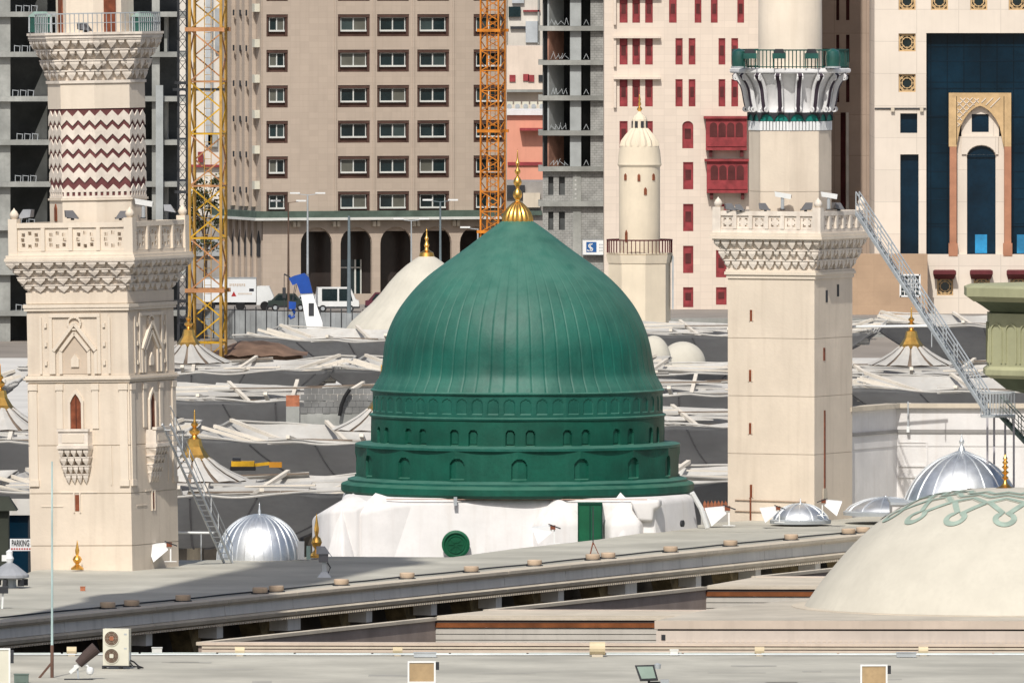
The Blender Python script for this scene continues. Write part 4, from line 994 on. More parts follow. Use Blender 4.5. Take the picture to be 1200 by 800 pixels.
smallbox(790, 768, .28, .2, 'small white box on the roof edge below the dome platform corner')
smallbox(498, 770, .8, .16, 'flat grey box on the roof edge behind the beige floodlight', steel)
smallbox(1062, 770, .7, .16, 'flat grey box on the roof edge near the right floodlight', steel)
for i, (px, lab) in enumerate(((700, 'round beige beacon drum on the near moulding at centre'), (466, 'small beige fitting left on the near moulding'), (890, 'small beige fitting under the dome platform'), (1082, 'beige fitting right of centre on the near moulding'), (84, 'beige fitting behind the tilted floodlight at left'), (281, 'beige fitting at the left end of the near moulding'))):
    s_ = 1.0 if i == 0 else .62
    r = thing('roof_fitting', lab, 'fitting', G(px, 768 if i else 769, 9.0)); 
    MB().tube([(-.28*s_,0,.30*s_), (.28*s_,0,.30*s_)], .24*s_, 14).build('drum', beigebox, r); MB().box(-.2*s_, .2*s_, -.12, .12, 0, .2*s_).build('foot', lipm, r)

pm_ = mat('roof_patch', (.40,.385,.34), var=.12, scale=.6); rnd = random.Random(21)
for i in range(16):                        # repaired strips on the near roof
    x0 = rnd.uniform(-16, 14); y0 = rnd.uniform(470, 489); w_ = rnd.uniform(.6, 2.6)
    if i == 0: q0 = MB().box(0, 1, 0, 1, 9.0035, 9.008).build('roof_patch', pm_, nr)
    else: q0 = inst(q0, nr)
    q0.location = (x0, y0, 0); q0.scale = (w_, rnd.uniform(.25, 1.4), 1); q0.rotation_euler = (0,0,rnd.uniform(-.03,.03))
for i in range(1, 15):                     # welded seams across the gallery roof
    t = LL*i/15; pz = front0+dn*t-nrm*.55-front0; MB().box(0, .06, .5, 9, .004, .014).build('membrane_seam', pm_, gr, loc=(pz.x, pz.y, .002), rz=ang) if i < 3 or i > 12 else None
# --- big cream dome on platform
Yd = 514; k = Yd/F; ZP = 9.76
pl = thing('dome_platform', 'square stone platform with peach moulding under the big cream dome', 'platform', (XX(767, 503), 503, 0), -.02)
Lp = 18.5
for (z0, z1, dx, mm) in ((9.46, 9.76, 0, pink), (9.40, 9.455, .12, mat('dark_gap', (.07,.05,.045))), (8.95, 9.395, .06, mat('pale_pink_stone', (.60,.52,.45), var=.05, streak=.2)), (7.6, 8.94, .25, lipm)):
    MB().prism([(dx, dx), (Lp, dx), (Lp, 22), (6.6, 19.5), (2.2+dx, 9.8)], z0, z1, 'z').build('moulding', mm, pl)
MB().prism([(.05, .05), (Lp, .05), (Lp, 21.9), (6.65, 19.4), (2.25, 9.75)], 9.761, 9.768, 'z').build('top_sheet', mat('platform_top', (.50,.45,.37), var=.1, scale=.4), pl)
dd = MB()
for i in range(90): dd.box(.2+i*.2, .31+i*.2, -.02, .055, 8.93, 9.0)
dd.build('dentils', pink, pl, kind='stuff')
MB().box(.25, .4, .035, .058, 9.05, 9.25).build('weep_hole', dark, pl)
bd = thing('cream_dome', 'big smooth cream dome with painted teal scroll border in the right foreground', 'dome', (XX(1186, Yd), Yd, ZP))
prof = [(243,720),(245,714),(236,700),(219,677),(186,639),(153,610),(119,591),(90,581),(49,574.6),(20,573),(0,572.5)]
prof = [(a*k, (711.5-b)*k) for a, b in prof]
def interp(prof, t):
    d = [0]
    for a, b in zip(prof, prof[1:]): d.append(d[-1]+math.hypot(b[0]-a[0], b[1]-a[1]))
    x = t*d[-1]
    for i in range(len(prof)-1):
        if x <= d[i+1]: u = (x-d[i])/(d[i+1]-d[i]); return (prof[i][0]+(prof[i+1][0]-prof[i][0])*u, prof[i][1]+(prof[i+1][1]-prof[i][1])*u)
    return prof[-1]
def smoothp(prof, n):                      # Catmull-Rom
    out = []
    for i in range(len(prof)-1):
        p0, p1, p2, p3 = prof[max(i-1,0)], prof[i], prof[i+1], prof[min(i+2, len(prof)-1)]
        for s_ in range(n):
            t = s_/n; out.append(tuple(.5*((2*p1[c])+(-p0[c]+p2[c])*t+(2*p0[c]-5*p1[c]+4*p2[c]-p3[c])*t*t+(-p0[c]+3*p1[c]-3*p2[c]+p3[c])*t**3) for c in range(2)))
    out.append(prof[-1]); return [(max(0, a), b) for a, b in out]
sp = smoothp(prof, 6)
MB().lathe(sp, 160).build('shell', creamd, bd, smooth=True)
MB().lathe([(8.3,.009), (8.3,.03), (7.7,.035)], 96).build('base_ring', lipm, bd, smooth=True)
def dome_pt(phi, z, off):                  # point on dome at height z
    for a, b in zip(sp, sp[1:]):
        if a[1] <= z <= b[1] and b[1] > a[1]:
            u = (z-a[1])/(b[1]-a[1]); r_ = a[0]+(b[0]-a[0])*u; nx, nz = b[1]-a[1], a[0]-b[0]; l = math.hypot(nx, nz); r_ += off*nx/l; z += off*nz/l
            return Vector((r_*math.cos(phi), r_*math.sin(phi), z))
    return Vector((0, 0, sp[-1][1]+off))
def rh(r0):                                # height where the dome has radius r0
    for a, b in zip(sp[8:], sp[9:]):
        if a[0] >= r0 >= b[0]: return a[1]+(b[1]-a[1])*((a[0]-r0)/(a[0]-b[0]+1e-9))
    return sp[-1][1]
def ribbon(path, wd, off, m):              # path of planar (x,y) radius coordinates on the dome seen from above
    mb = MB(); L_ = []; R_ = []
    for i, p in enumerate(path):
        q0 = Vector(path[max(i-1,0)]); q1 = Vector(path[min(i+1, len(path)-1)]); d = (q1-q0).normalized(); nn = Vector((-d.y, d.x))*wd/2
        for lst, s_ in ((L_, 1), (R_, -1)):
            q = Vector(p)+nn*s_; rr = q.length; ph = math.atan2(q.y, q.x); z = rh(rr); pt = Vector((q.x, q.y, z+off*1.6)); lst.append(pt)
    n = len(path); mb.v = [tuple(p) for p in L_+R_]; mb.f = [(i, i+1, n+i+1, n+i) for i in range(n-1)]; return mb
NR = 15
for r0, r1, wd, mm, of in ((1.9,2.35,.30,teald,.015), (1.9,2.35,.17,tealp,.025), (2.45,2.9,.30,teald,.015), (2.45,2.9,.17,tealp,.025), (3.0,3.5,.30,teald,.015), (3.0,3.5,.17,tealp,.025)):
    path = []
    for q in range(NR*2+1):
        for s_ in range(6):
            t = (q+s_/6); tri = abs((t % 2)-1); ph = t*PI/NR; rr = r1+(r0-r1)*tri; path.append((rr*math.cos(ph), rr*math.sin(ph)))
            if q == NR*2: break
    ribbon(path, wd, of, mm).build('painted_zigzag', mm, bd)
path0 = []
for i in range(33):
    t = i/32*2*PI*.86-.9; path0.append((5.45+.48*math.cos(t+.6)+.0, .42*math.sin(t+.6)*.9))
lp = [(4.0,-.78), (4.5,-.5), (5.1,-.08)]+[(5.55+.38*math.cos(t), .05+.42*math.sin(t)) for t in [(-140+i*16)*PI/180 for i in range(20)]]+[(5.05,.3), (4.6,.6), (4.2,.85)]
sm = smoothp([(a, b) for a, b in lp], 3)
rb0 = ribbon([(5.0+0*a, b) if False else (a, b) for a, b in [(p[0]*.83, p[1]*.83) for p in lp]], .22, .025, tealp)
for q in range(NR):
    if q == 0: rbo = rb0.build('painted_scroll', tealp, bd, rz=2*PI*q/NR)
    else: inst(rbo, bd, rz=2*PI*(q+.0)/NR)
def finial_obj(name, label, px, pyb, pyt, Y, wpx, style='ball', m=gold):
    k = Y/F; h = (pyb-pyt)*k; w_ = wpx*k/2; r = thing(name, label, 'finial', (XX(px, Y), Y, ZZ(pyb, Y)))
    if style == 'ball':
        MB().lathe([(w_,0), (w_*1.0,h*.05), (w_*.6,h*.12), (w_*.3,h*.17), (w_*.3,h*.2)], 20).build('base', m, r, smooth=True)
        MB().lathe([(w_*.25,h*.19), (w_*.55,h*.25), (w_*.75,h*.34), (w_*.55,h*.43), (w_*.2,h*.48), (w_*.3,h*.56), (w_*.34,h*.64), (w_*.18,h*.8), (w_*.08,h*.92), (0,h)], 20).build('spindle', m, r, smooth=True)
    elif style == 'turned':
        MB().lathe([(w_,0), (w_*.95,h*.04), (w_*.45,h*.1), (w_*.2,h*.18), (w_*.15,h*.24)], 20).build('base', m, r, smooth=True)
        pr = [(w_*.15,h*.24)]
        for c_, rr in ((.33,.3), (.47,.33), (.61,.3), (.74,.26)): pr += [(w_*.12,h*(c_-.06)), (w_*rr,h*c_), (w_*.12,h*(c_+.055))]
        pr += [(w_*.2,h*.84), (w_*.05,h*.93), (0,h)]; MB().lathe(pr, 16).build('spindle', m, r, smooth=True)
    return r
finial_obj('gold_finial', 'turned gold finial on top of the big cream dome', 1178, 574, 530, 514, 28, 'turned')

# ================================================================ GREEN DOME
YD = 604; k = YD/F; z = lambda p: ZZ(p, YD)
gd = thing('green_dome', 'large green ribbed dome on stepped green drum with golden finial', 'dome', (XX(606.5, YD), YD, 0))
prof = [(171,456),(168,450),(165.6,446),(161.5,438),(159.5,430),(158,420),(155,401),(149,382),(139,362),(124,342),(106,324),(85,308),(62.6,292),(37,272.5),(21,261),(15,257.5)]
sp2 = smoothp([(a*k, z(b)) for a, b in prof], 5)
def ribs(a, zz, r):
    q = (a*64/(2*PI)) % 1.0; s_ = -.0042 if (q < .07 or q > .93) else 0; return 1+s_*min(1, r/1.2)+.0025*math.sin(a*5+zz*1.3)+.002*math.sin(a*13+zz*2.1)
MB().lathe(sp2, 64*14, mod=ribs).build('dome_shell', green, gd, smooth=True)
MB().lathe([(13*k*1.25, z(259)), (17*k, z(259.5)), (17.2*k, z(256)), (15*k, z(249)), (11*k, z(243)), (6*k, z(238)), (3*k, z(236)), (2.5*k, z(233))], 96, mod=lambda a, zz, r: 1+.09*abs(math.sin(a*8))).build('finial_base', gold, gd, smooth=True)
MB().lathe([(2.5*k, z(234)), (5*k, z(231)), (5.5*k, z(228)), (4.5*k, z(224)), (2*k, z(221)), (2*k, z(219)), (4.6*k, z(216)), (5*k, z(213)), (3.5*k, z(209)), (1.6*k, z(207)), (1.5*k, z(205)), (3.5*k, z(202)), (3.4*k, z(200)), (1.4*k, z(197)), (1.4*k, z(194)), (2.6*k, z(191)), (1.4*k, z(188)), (.8*k, z(184)), (.5*k, z(178)), (0, z(174))], 20).build('finial', gold, gd, smooth=True)
def drum(r0, ya, yb, arches, nm, nseg, dep, poly=0, lipw=0):
    # cylindrical band with real recessed arches, arches: list of (centre_angle, halfwidth_m, z0, z1)
    z0, z1 = z(yb), z(ya); nz = max(8, int((z1-z0)/.045)); v = []; f = []
    for j in range(nz+1):
        zz = z0+(z1-z0)*j/nz
        for i in range(nseg):
            a = 2*PI*i/nseg; rr = r0
            if poly: q = (a % (2*PI/poly))-PI/poly; rr = r0*math.cos(PI/poly)/math.cos(q)*1.01
            rr *= 1+.0015*math.sin(a*9+zz)
            for (ca, hw_, za, zb) in arches:
                d_ = (a-ca+PI) % (2*PI)-PI
                if abs(d_) < .2:
                    x = d_*r0; ztop = zb-hw_
                    ins = abs(x) < hw_ and za < zz < ztop or (zz >= ztop and x*x+(zz-ztop)**2 < hw_*hw_)
                    if ins: rr -= dep
            v.append((rr*math.cos(a), rr*math.sin(a), zz))
    for j in range(nz):
        for i in range(nseg): i2 = (i+1) % nseg; f.append((j*nseg+i, j*nseg+i2, (j+1)*nseg+i2, (j+1)*nseg+i))
    return MB().add(v, f).build(nm, green if nm == 'upper_drum' else greendk, gd)
C0 = -PI/2
def niche(parent, r0, ca, hw_, za, zb, dep):
    n_ = 8; pts = [(-hw_*.8, za), (hw_*.8, za)]+[(hw_*.8*math.cos(PI*t/n_), zb-hw_+hw_*.8*math.sin(PI*t/n_)) for t in range(n_+1)]
    return pts
# upper drum: scalloped arcade
ah = [(C0+2*PI*(i+.5)/56, .24, z(479.5), z(463)) for i in range(56)]
drum(170*k, 457, 484, ah, 'upper_drum', 56*20, .035)
MB().lathe([(168*k, z(457)), (172*k, z(457.5)), (172.5*k, z(456)), (170*k, z(454.5)), (167*k, z(453.5))], 160).build('upper_lip', green, gd, smooth=True)
MB().lathe([(170.5*k, z(487.5)), (173.5*k, z(487)), (174*k, z(485)), (172*k, z(483.8)), (169*k, z(483.6))], 160).build('middle_lip', green, gd, smooth=True)
prs = []
for i in range(16):
    c_ = C0+R(22.5)*i+R(12.4); 
    for s_ in (-1, 1): prs.append((c_+s_*R(3.9)-R(11.4), .19, z(516), z(498)))
drum(172*k, 487, 517, prs, 'middle_drum', 1152, .13)
MB().lathe([(171*k, z(516.5)), (188*k, z(518.2)), (190.5*k, z(519)), (190.5*k, z(522)), (188*k, z(523))], 160).build('drum_ledge', green, gd, smooth=True)
lar = [(C0+R(22.5)*i+R(.6), .33, z(554.5), z(531)) for i in range(16)]
drum(188.5*k, 521, 560, lar, 'lower_drum', 1152, .12, poly=16)
for nm, lst, r0, dep in (('niche_panel', prs, 172*k, .13), ('niche_panel', lar, 188.5*k*.985, .12)):
    pf = None
    for (ca, hw_, za, zb) in lst:
        if pf is None:
            n_ = 10; pts = [(-hw_*.78, za+.06), (hw_*.78, za+.06)]+[(hw_*.78*math.cos(PI*t/n_), zb-hw_-.02+hw_*.78*math.sin(PI*t/n_)) for t in range(n_+1)]
            pf = MB().prism(pts, -.03, .03).build(nm, greendk, gd)
        rr = r0-dep+.005; q = pf if lst.index((ca, hw_, za, zb)) == 0 else inst(pf, gd)
        q.location = (rr*math.cos(ca), rr*math.sin(ca), 0); q.rotation_euler = (0, 0, ca+PI/2)
def polyr(prof, n, m, nm, rot=0): return MB().lathe(prof, n, a0=rot, a1=rot+2*PI).build(nm, m, gd)
MB().lathe([(188*k, z(557)), (196*k, z(559)), (199*k, z(560)), (199*k, z(563))], 160).build('cornice_upper', green, gd, smooth=True)
MB().lathe([(198*k, z(562)), (205*k, z(564.5)), (206.5*k, z(566)), (206.5*k, z(573)), (203*k, z(576.5)), (188*k, z(577.5))], 160, mod=lambda a, zz, r: 1+.004*math.sin(a*16)).build('cornice', greendk, gd, smooth=True)

# ---- white base of the dome
db = thing('domed_chamber', 'white plastered many sided base with pyramid buttresses under the green dome', 'building', (XX(606.5, YD), YD, 0))
u = lambda p: p*k
foot = [(-196,-175), (-175,-203), (163,-210), (226,-70), (226,200), (-231,200), (-231,-70)]
topp = [(-172,-168), (-160,-190), (158,-196), (205,-66), (205,190), (-205,190), (-205,-66)]
n = len(foot); zb_, zt_ = 5.0, z(577)
mb = MB(); mb.v = [(u(a), u(b), zb_) for a, b in foot]+[(u(a), u(b), z(581)) for a, b in topp]+[(u(a*.97), u(b*.97), z(576)) for a, b in topp]
mb.f = [(i, (i+1) % n, n+(i+1) % n, n+i) for i in range(n)]+[(n+i, n+(i+1) % n, 2*n+(i+1) % n, 2*n+i) for i in range(n)]+[tuple(2*n+i for i in range(n))]
mb.build('base_wall', white, db)
redl = mat('faded_red_line', (.58,.36,.28), var=.2)
zf2 = lambda p: ZZ(p, YD-u(198))
def butt(cx_, cy_, wpx, yap, ysh, yb, rz=0, dep=30, nm='buttress'):
    hw_ = wpx/2; m = MB()
    m.v = [(-u(hw_),-u(dep/2),zf2(yb)), (u(hw_),-u(dep/2),zf2(yb)), (u(hw_),u(dep),zf2(yb)), (-u(hw_),u(dep),zf2(yb)), (-u(hw_),-u(dep/2),zf2(ysh)), (u(hw_),-u(dep/2),zf2(ysh)), (u(hw_),u(dep),zf2(ysh)), (-u(hw_),u(dep),zf2(ysh)), (0,u(dep*.5),zf2(yap)), (0,u(dep),zf2(yap))]
    m.f = [(0,1,5,4), (1,2,6,5), (3,0,4,7), (4,5,8), (5,6,9,8), (7,4,8,9), (2,3,7,6), (6,7,9)]
    return m.build(nm, white, db, loc=(u(cx_), u(cy_), 0), rz=rz)
def BP(px, py, d): Yq = YD+u(d); return Vector((XX(px, Yq), 0, ZZ(py, Yq)))+Vector((-db.location.x, u(d), 0))
def pyr(ap_, sh, yb):
    n_ = len(sh); m = MB(); m.v = [BP(*ap_)]+[BP(*p) for p in sh]+[Vector((BP(*p).x, BP(*p).y, BP(p[0], yb, p[2]).z)) for p in sh]
    m.f = [(0, i+1, i+2) for i in range(n_-1)]+[(1+i, 1+n_+i, 2+n_+i, 2+i) for i in range(n_-1)]; m.v = [tuple(p) for p in m.v]; return m.build('buttress', white, db)
pyr((652,580,-194), [(620,613,-190), (636,614,-214), (687,612,-213), (695,609,-188)], 690)
pyr((728,581,-190), [(700,612,-188), (716,614,-213), (749,612,-212), (759,609,-186)], 690)
pyr((440,582,-186), [(412,603,-186), (428,600,-199), (452,594,-199), (486,590,-190)], 690)
pyr((410,580,-150), [(366,606,-60), (376,600,-150), (388,598,-184), (416,596,-198), (432,588,-186)], 690)
m = MB(); m.v = [tuple(BP(*p)) for p in ((382,655,-186), (416,655,-200), (416,655,-196), (402,598,-192), (402,655,-212))]; m.f = [(0,4,3), (4,1,3), (1,2,3)]; m.build('plaster_spike', white, db)
m = MB(); Q_ = [(738,587), (773,585), (773,595), (766,597), (765,611), (748,610)]; m.v = [tuple(BP(a_, b_, -207)) for a_, b_ in Q_]+[tuple(BP(a_+3, b_-1, -180)) for a_, b_ in Q_]
m.f = [tuple(range(6)), tuple(range(6,12))[::-1]]+[(i, 6+i, 6+(i+1) % 6, (i+1) % 6) for i in range(6)]; m.build('plaster_ledge', white, db)
m = MB(); m.v = [tuple(BP(*p)) for p in ((716,646,-213), (740,646,-213), (731,614,-212), (729,646,-222))]; m.f = [(0,3,2), (3,1,2)]; m.build('plaster_spike', white, db)
m = MB(); m.v = [tuple(BP(*p)) for p in ((675,646,-213), (690,646,-213), (682,616,-212), (682,646,-221))]; m.f = [(0,3,2), (3,1,2)]; m.build('plaster_spike', white, db)
MB().bar((u(-152), u(-192.2), zf2(585)), (u(150), u(-197.5), zf2(585)), .03, .035).build('red_edge_line', redl, db)
# round green window and green door
rwn = MB().lathe([(u(16.3),0), (u(16.3),.10), (u(13.5),.14), (u(13),.06), (u(11),.05), (u(10.6),.09), (u(9.6),.09), (u(9.2),.05), (0,.045)], 40).build('round_window', dooorgreen, db, loc=(u(535-606.5), u(-205.5), zf2(637)), smooth=True); rwn.rotation_euler = (PI/2+.05, 0, 0)
for q in range(8):
    a = q*PI/4; MB().bar((u(2)*math.cos(a), u(2)*math.sin(a), .06), (u(8.5)*math.cos(a), u(8.5)*math.sin(a), .06), .05).build('window_spoke', dooorgreen, rwn)
dr = MB().box(u(69.5), u(98), u(-216), u(-196), zf2(645), zf2(588)).build('door', dooorgreen, db)
MB().box(u(83), u(84.3), u(-217), u(-216.1), zf2(645), zf2(590)).box(u(69.5), u(98), u(-217.2), u(-216.2), zf2(590), zf2(588)).box(u(69.5), u(71), u(-217.2), u(-216.2), zf2(645), zf2(590)).box(u(96.5), u(98), u(-217.2), u(-216.2), zf2(645), zf2(590)).build('door_frame', mat('dark_green_trim', (.004,.05,.03)), dr)
rwp = MB().tube([(u(203), u(-100), z(573)), (u(214), u(-95), z(592)), (u(221), u(-90), z(614))], .12, 8).build('drain_chute', whitemetal, db)
MB().lathe([(u(4),0), (u(4),.1)], 14).build('vent_hole', dark, db, loc=(u(190), u(-152), zf2(615))); C.objects[-1].rotation_euler = (PI/2, 0, R(65))
MB().box(u(-74), u(-70), u(-201), u(-196), zf2(592), zf2(582)).build('scupper', steel, db)

for o in [o for o in C.objects if o.parent == db and o.name.split('.')[0] in ('buttress', 'plaster_ledge', 'base_wall', 'plaster_spike')]:
    bm = bmesh.new(); bm.from_mesh(o.data); bmesh.ops.remove_doubles(bm, verts=bm.verts, dist=1e-4)
    bmesh.ops.bevel(bm, geom=[e_ for e_ in bm.edges if len(e_.link_faces) == 2], offset=.16, segments=4, profile=.5, affect='EDGES', clamp_overlap=True)
    for f in bm.faces: f.smooth = True
    bm.to_mesh(o.data); bm.free()
# ================================================================ LARGE MINARETS
def muq(root, px_k, hw0, y0, hw1, y1, zf_, tiers, n0, m, fourside=True, octR=False):
    """carved stalactite cornice: cores and staggered pointed corbels, tier by tier"""
    for t in range(tiers):
        a = t/tiers; b = (t+1)/tiers; ha = hw0+(hw1-hw0)*a**1.25; hb = hw0+(hw1-hw0)*b**1.25
        za = zf_(y0+(y1-y0)*a); zb = zf_(y0+(y1-y0)*b); h_ = zb-za
        m1 = MB()
        if octR: m1.lathe([(ha*.95, za), (ha*.5+hb*.48, zb-.001)], 8, a0=R(22.5), a1=R(22.5)+2*PI)
        else: m1.frustum(ha-.06, ha-.06, za, ha*.45+hb*.55-.06, ha*.45+hb*.55-.06, zb-.001)
        m1.build('cornice_core', m, root)
        n_ = n0+t; c = MB()
        sides = 8 if octR else 4
        for s_ in range(sides):
            rot = Matrix.Rotation(s_*2*PI/sides, 4, 'Z')
            half = hb*.4142*.95 if octR else hb; dist_a = (ha*.924 if octR else ha); dist_b = (hb*.924 if octR else hb)
            n2 = max(2, round(n_*.42)) if octR else n_; wd = 2*half/n2
            for i in range(n2+(t % 2)):
                x = -half+wd*(i+(.5 if t % 2 == 0 else 0)); g_ = wd*(.49 if (i+t) % 2 else .3); hq = .98 if (i+t) % 2 else .7
                if t % 2 and i in (0, n2): x = max(-half+g_, min(half-g_, x))
                A = [(x-g_, -dist_b, zb-.002), (x+g_, -dist_b, zb-.002), (x+g_*.92, -dist_b, zb-h_*.42), (x, -dist_b+(dist_b-dist_a)*.4, zb-h_*hq), (x-g_*.92, -dist_b, zb-h_*.42),
                     (x-g_, -dist_a+.12, zb-.002), (x+g_, -dist_a+.12, zb-.002), (x, -dist_a+.1, za+.02)]
                A = [tuple(rot @ Vector(p)) for p in A]
                c.add(A, [(0,4,3,2,1), (1,2,3,7,6), (0,5,7,3,4), (0,1,6,5)])
            zz = zb
            P0 = [(-half, -dist_b-.03, zz-h_*.14), (half, -dist_b-.03, zz-h_*.14), (half, -dist_b+.15, zz-h_*.14), (-half, -dist_b+.15, zz-h_*.14)]
            P1 = [(p[0], p[1], zz-.003) for p in P0]; A = [tuple(rot @ Vector(p)) for p in P0+P1]
            c.add(A, [(0,3,2,1), (4,5,6,7), (0,1,5,4), (1,2,6,5), (2,3,7,6), (3,0,4,7)])
        c.build('carved_tier', m, root, kind='stuff')

def balustrade(root, hw, z0, z1, npan, mstone, pierced='rosette'):
    H = z1-z0; pw = .36*(1 if hw < 2.2 else 1.1)
    pst = MB().box(-pw/2, pw/2, -pw/2, pw/2, 0, H+.18)
    cap = MB().lathe([(.10,0), (.17,.08), (.19,.18), (.13,.3), (.05,.38), (0,.46)], 12)
    p0 = None
    for sx in (-1, 1):
        for sy in (-1, 1):
            l_ = (sx*(hw-pw/2), sy*(hw-pw/2), z0)
            if p0 is None: p0 = pst.build('corner_post', mstone, root, loc=l_); c0 = cap.build('ball_cap', mstone, p0, loc=(0,0,H+.18), smooth=True)
            else: q = inst(p0, root, loc=l_); inst(c0, q)
    L_ = 2*(hw-pw)
    pw2 = .17; seg = (L_-pw2*(npan-1))/npan
    for s_ in range(4):
        rot = s_*PI/2
        MB().box(-L_/2, L_/2, -hw+.03, -hw+.3, z1-.2, z1).build('top_rail', mstone, root, rz=rot)
        MB().box(-L_/2, L_/2, -hw+.03, -hw+.3, z0, z0+.16).build('bottom_rail', mstone, root, rz=rot)
        for i in range(npan-1):
            x = -L_/2+seg*(i+1)+pw2*i
            if s_ == 0 and i == 0: b0 = MB().box(0, pw2, -hw+.0, -hw+.33, z0+.17, z1-.21).build('pier', mstone, root, loc=(x,0,0))
            else: 
                a = Matrix.Rotation(rot, 4, 'Z') @ Vector((x,0,0)); inst(b0, root, loc=a, rz=rot)
        for i in range(npan):
            x = -L_/2+(seg+pw2)*i; key = 'panel'
            if s_ == 0 and i == 0:
                za, zb = z0+.17, z1-.21; cxx, czz = seg/2, (za+zb)/2; holes = []
                hr_ = seg*.13
                if pierced == 'rosette':
                    for (a, b) in ((-.27,.2),(0,.27),(.27,.2),(-.3,-.02),(.3,-.02),(-.27,-.24),(0,-.3),(.27,-.24)):
                        holes.append((cxx+a*seg-hr_*.55, cxx+a*seg+hr_*.55, czz+b*(zb-za)-hr_*.55, czz+b*(zb-za)+hr_*.55))
                else:
                    q_ = seg*.33; t_ = seg*.11; zq = (zb-za)*.33
                    holes = [(cxx-q_, cxx-t_, czz+zq-.07, czz+zq), (cxx+t_, cxx+q_, czz+zq-.07, czz+zq), (cxx-q_, cxx-t_, czz-zq, czz-zq+.07), (cxx+t_, cxx+q_, czz-zq, czz-zq+.07), (cxx-q_, cxx-q_+.05, czz+.06, czz+zq-.08), (cxx+q_-.05, cxx+q_, czz+.06, czz+zq-.08), (cxx-q_, cxx-q_+.05, czz-zq+.08, czz-.06), (cxx+q_-.05, cxx+q_, czz-zq+.08, czz-.06)]
                ml = MB().wall(.0, seg, za, zb, holes, -hw+.1, .1).wall(.0, seg, za, zb, holes, -hw+.2, .001)
                pn = ml.build('pierced_panel', mstone, root, loc=(x,0,0))
            else:
                a = Matrix.Rotation(rot, 4, 'Z') @ Vector((x,0,0)); inst(pn, root, loc=a, rz=rot)

# ---------- left minaret
YL = 563; k = YL/F; z = lambda p: ZZ(p, YL); u = lambda p: p*k
TH = R(23)
ml_ = thing('minaret', 'left minaret with red zigzag bands, carved balcony and red brown windows', 'minaret', (XX(123, YL), YL, 9.0), -TH)
ml_.rotation_euler = (0, -R(1.15), -TH)
zz_ = lambda p: z(p)-9.0
hw = u(65.3)
for a, b, e_ in ((700,637,0), (636,576,0), (575,520,0), (519,447,0), (438,363,-.5), (354,341,0)):
    MB().box(-hw-u(e_), hw+u(e_), -hw-u(e_), hw+u(e_), zz_(a)-(4 if a == 700 else 0), zz_(b)).build('stone_course', stone, ml_)
MB().box(-hw+.03, hw-.03, -hw+.03, hw-.03, zz_(700), zz_(341)-.01).build('joint_core', lipm, ml_)
for a, b, e_ in ((446,443,1.5), (443,440.5,3.5), (440.5,438.2,2), (362.5,359,2), (359,355,3)): MB().box(-hw-u(e_), hw+u(e_), -hw-u(e_), hw+u(e_), zz_(a)+.002, zz_(b)).build('string_course', stone2, ml_)
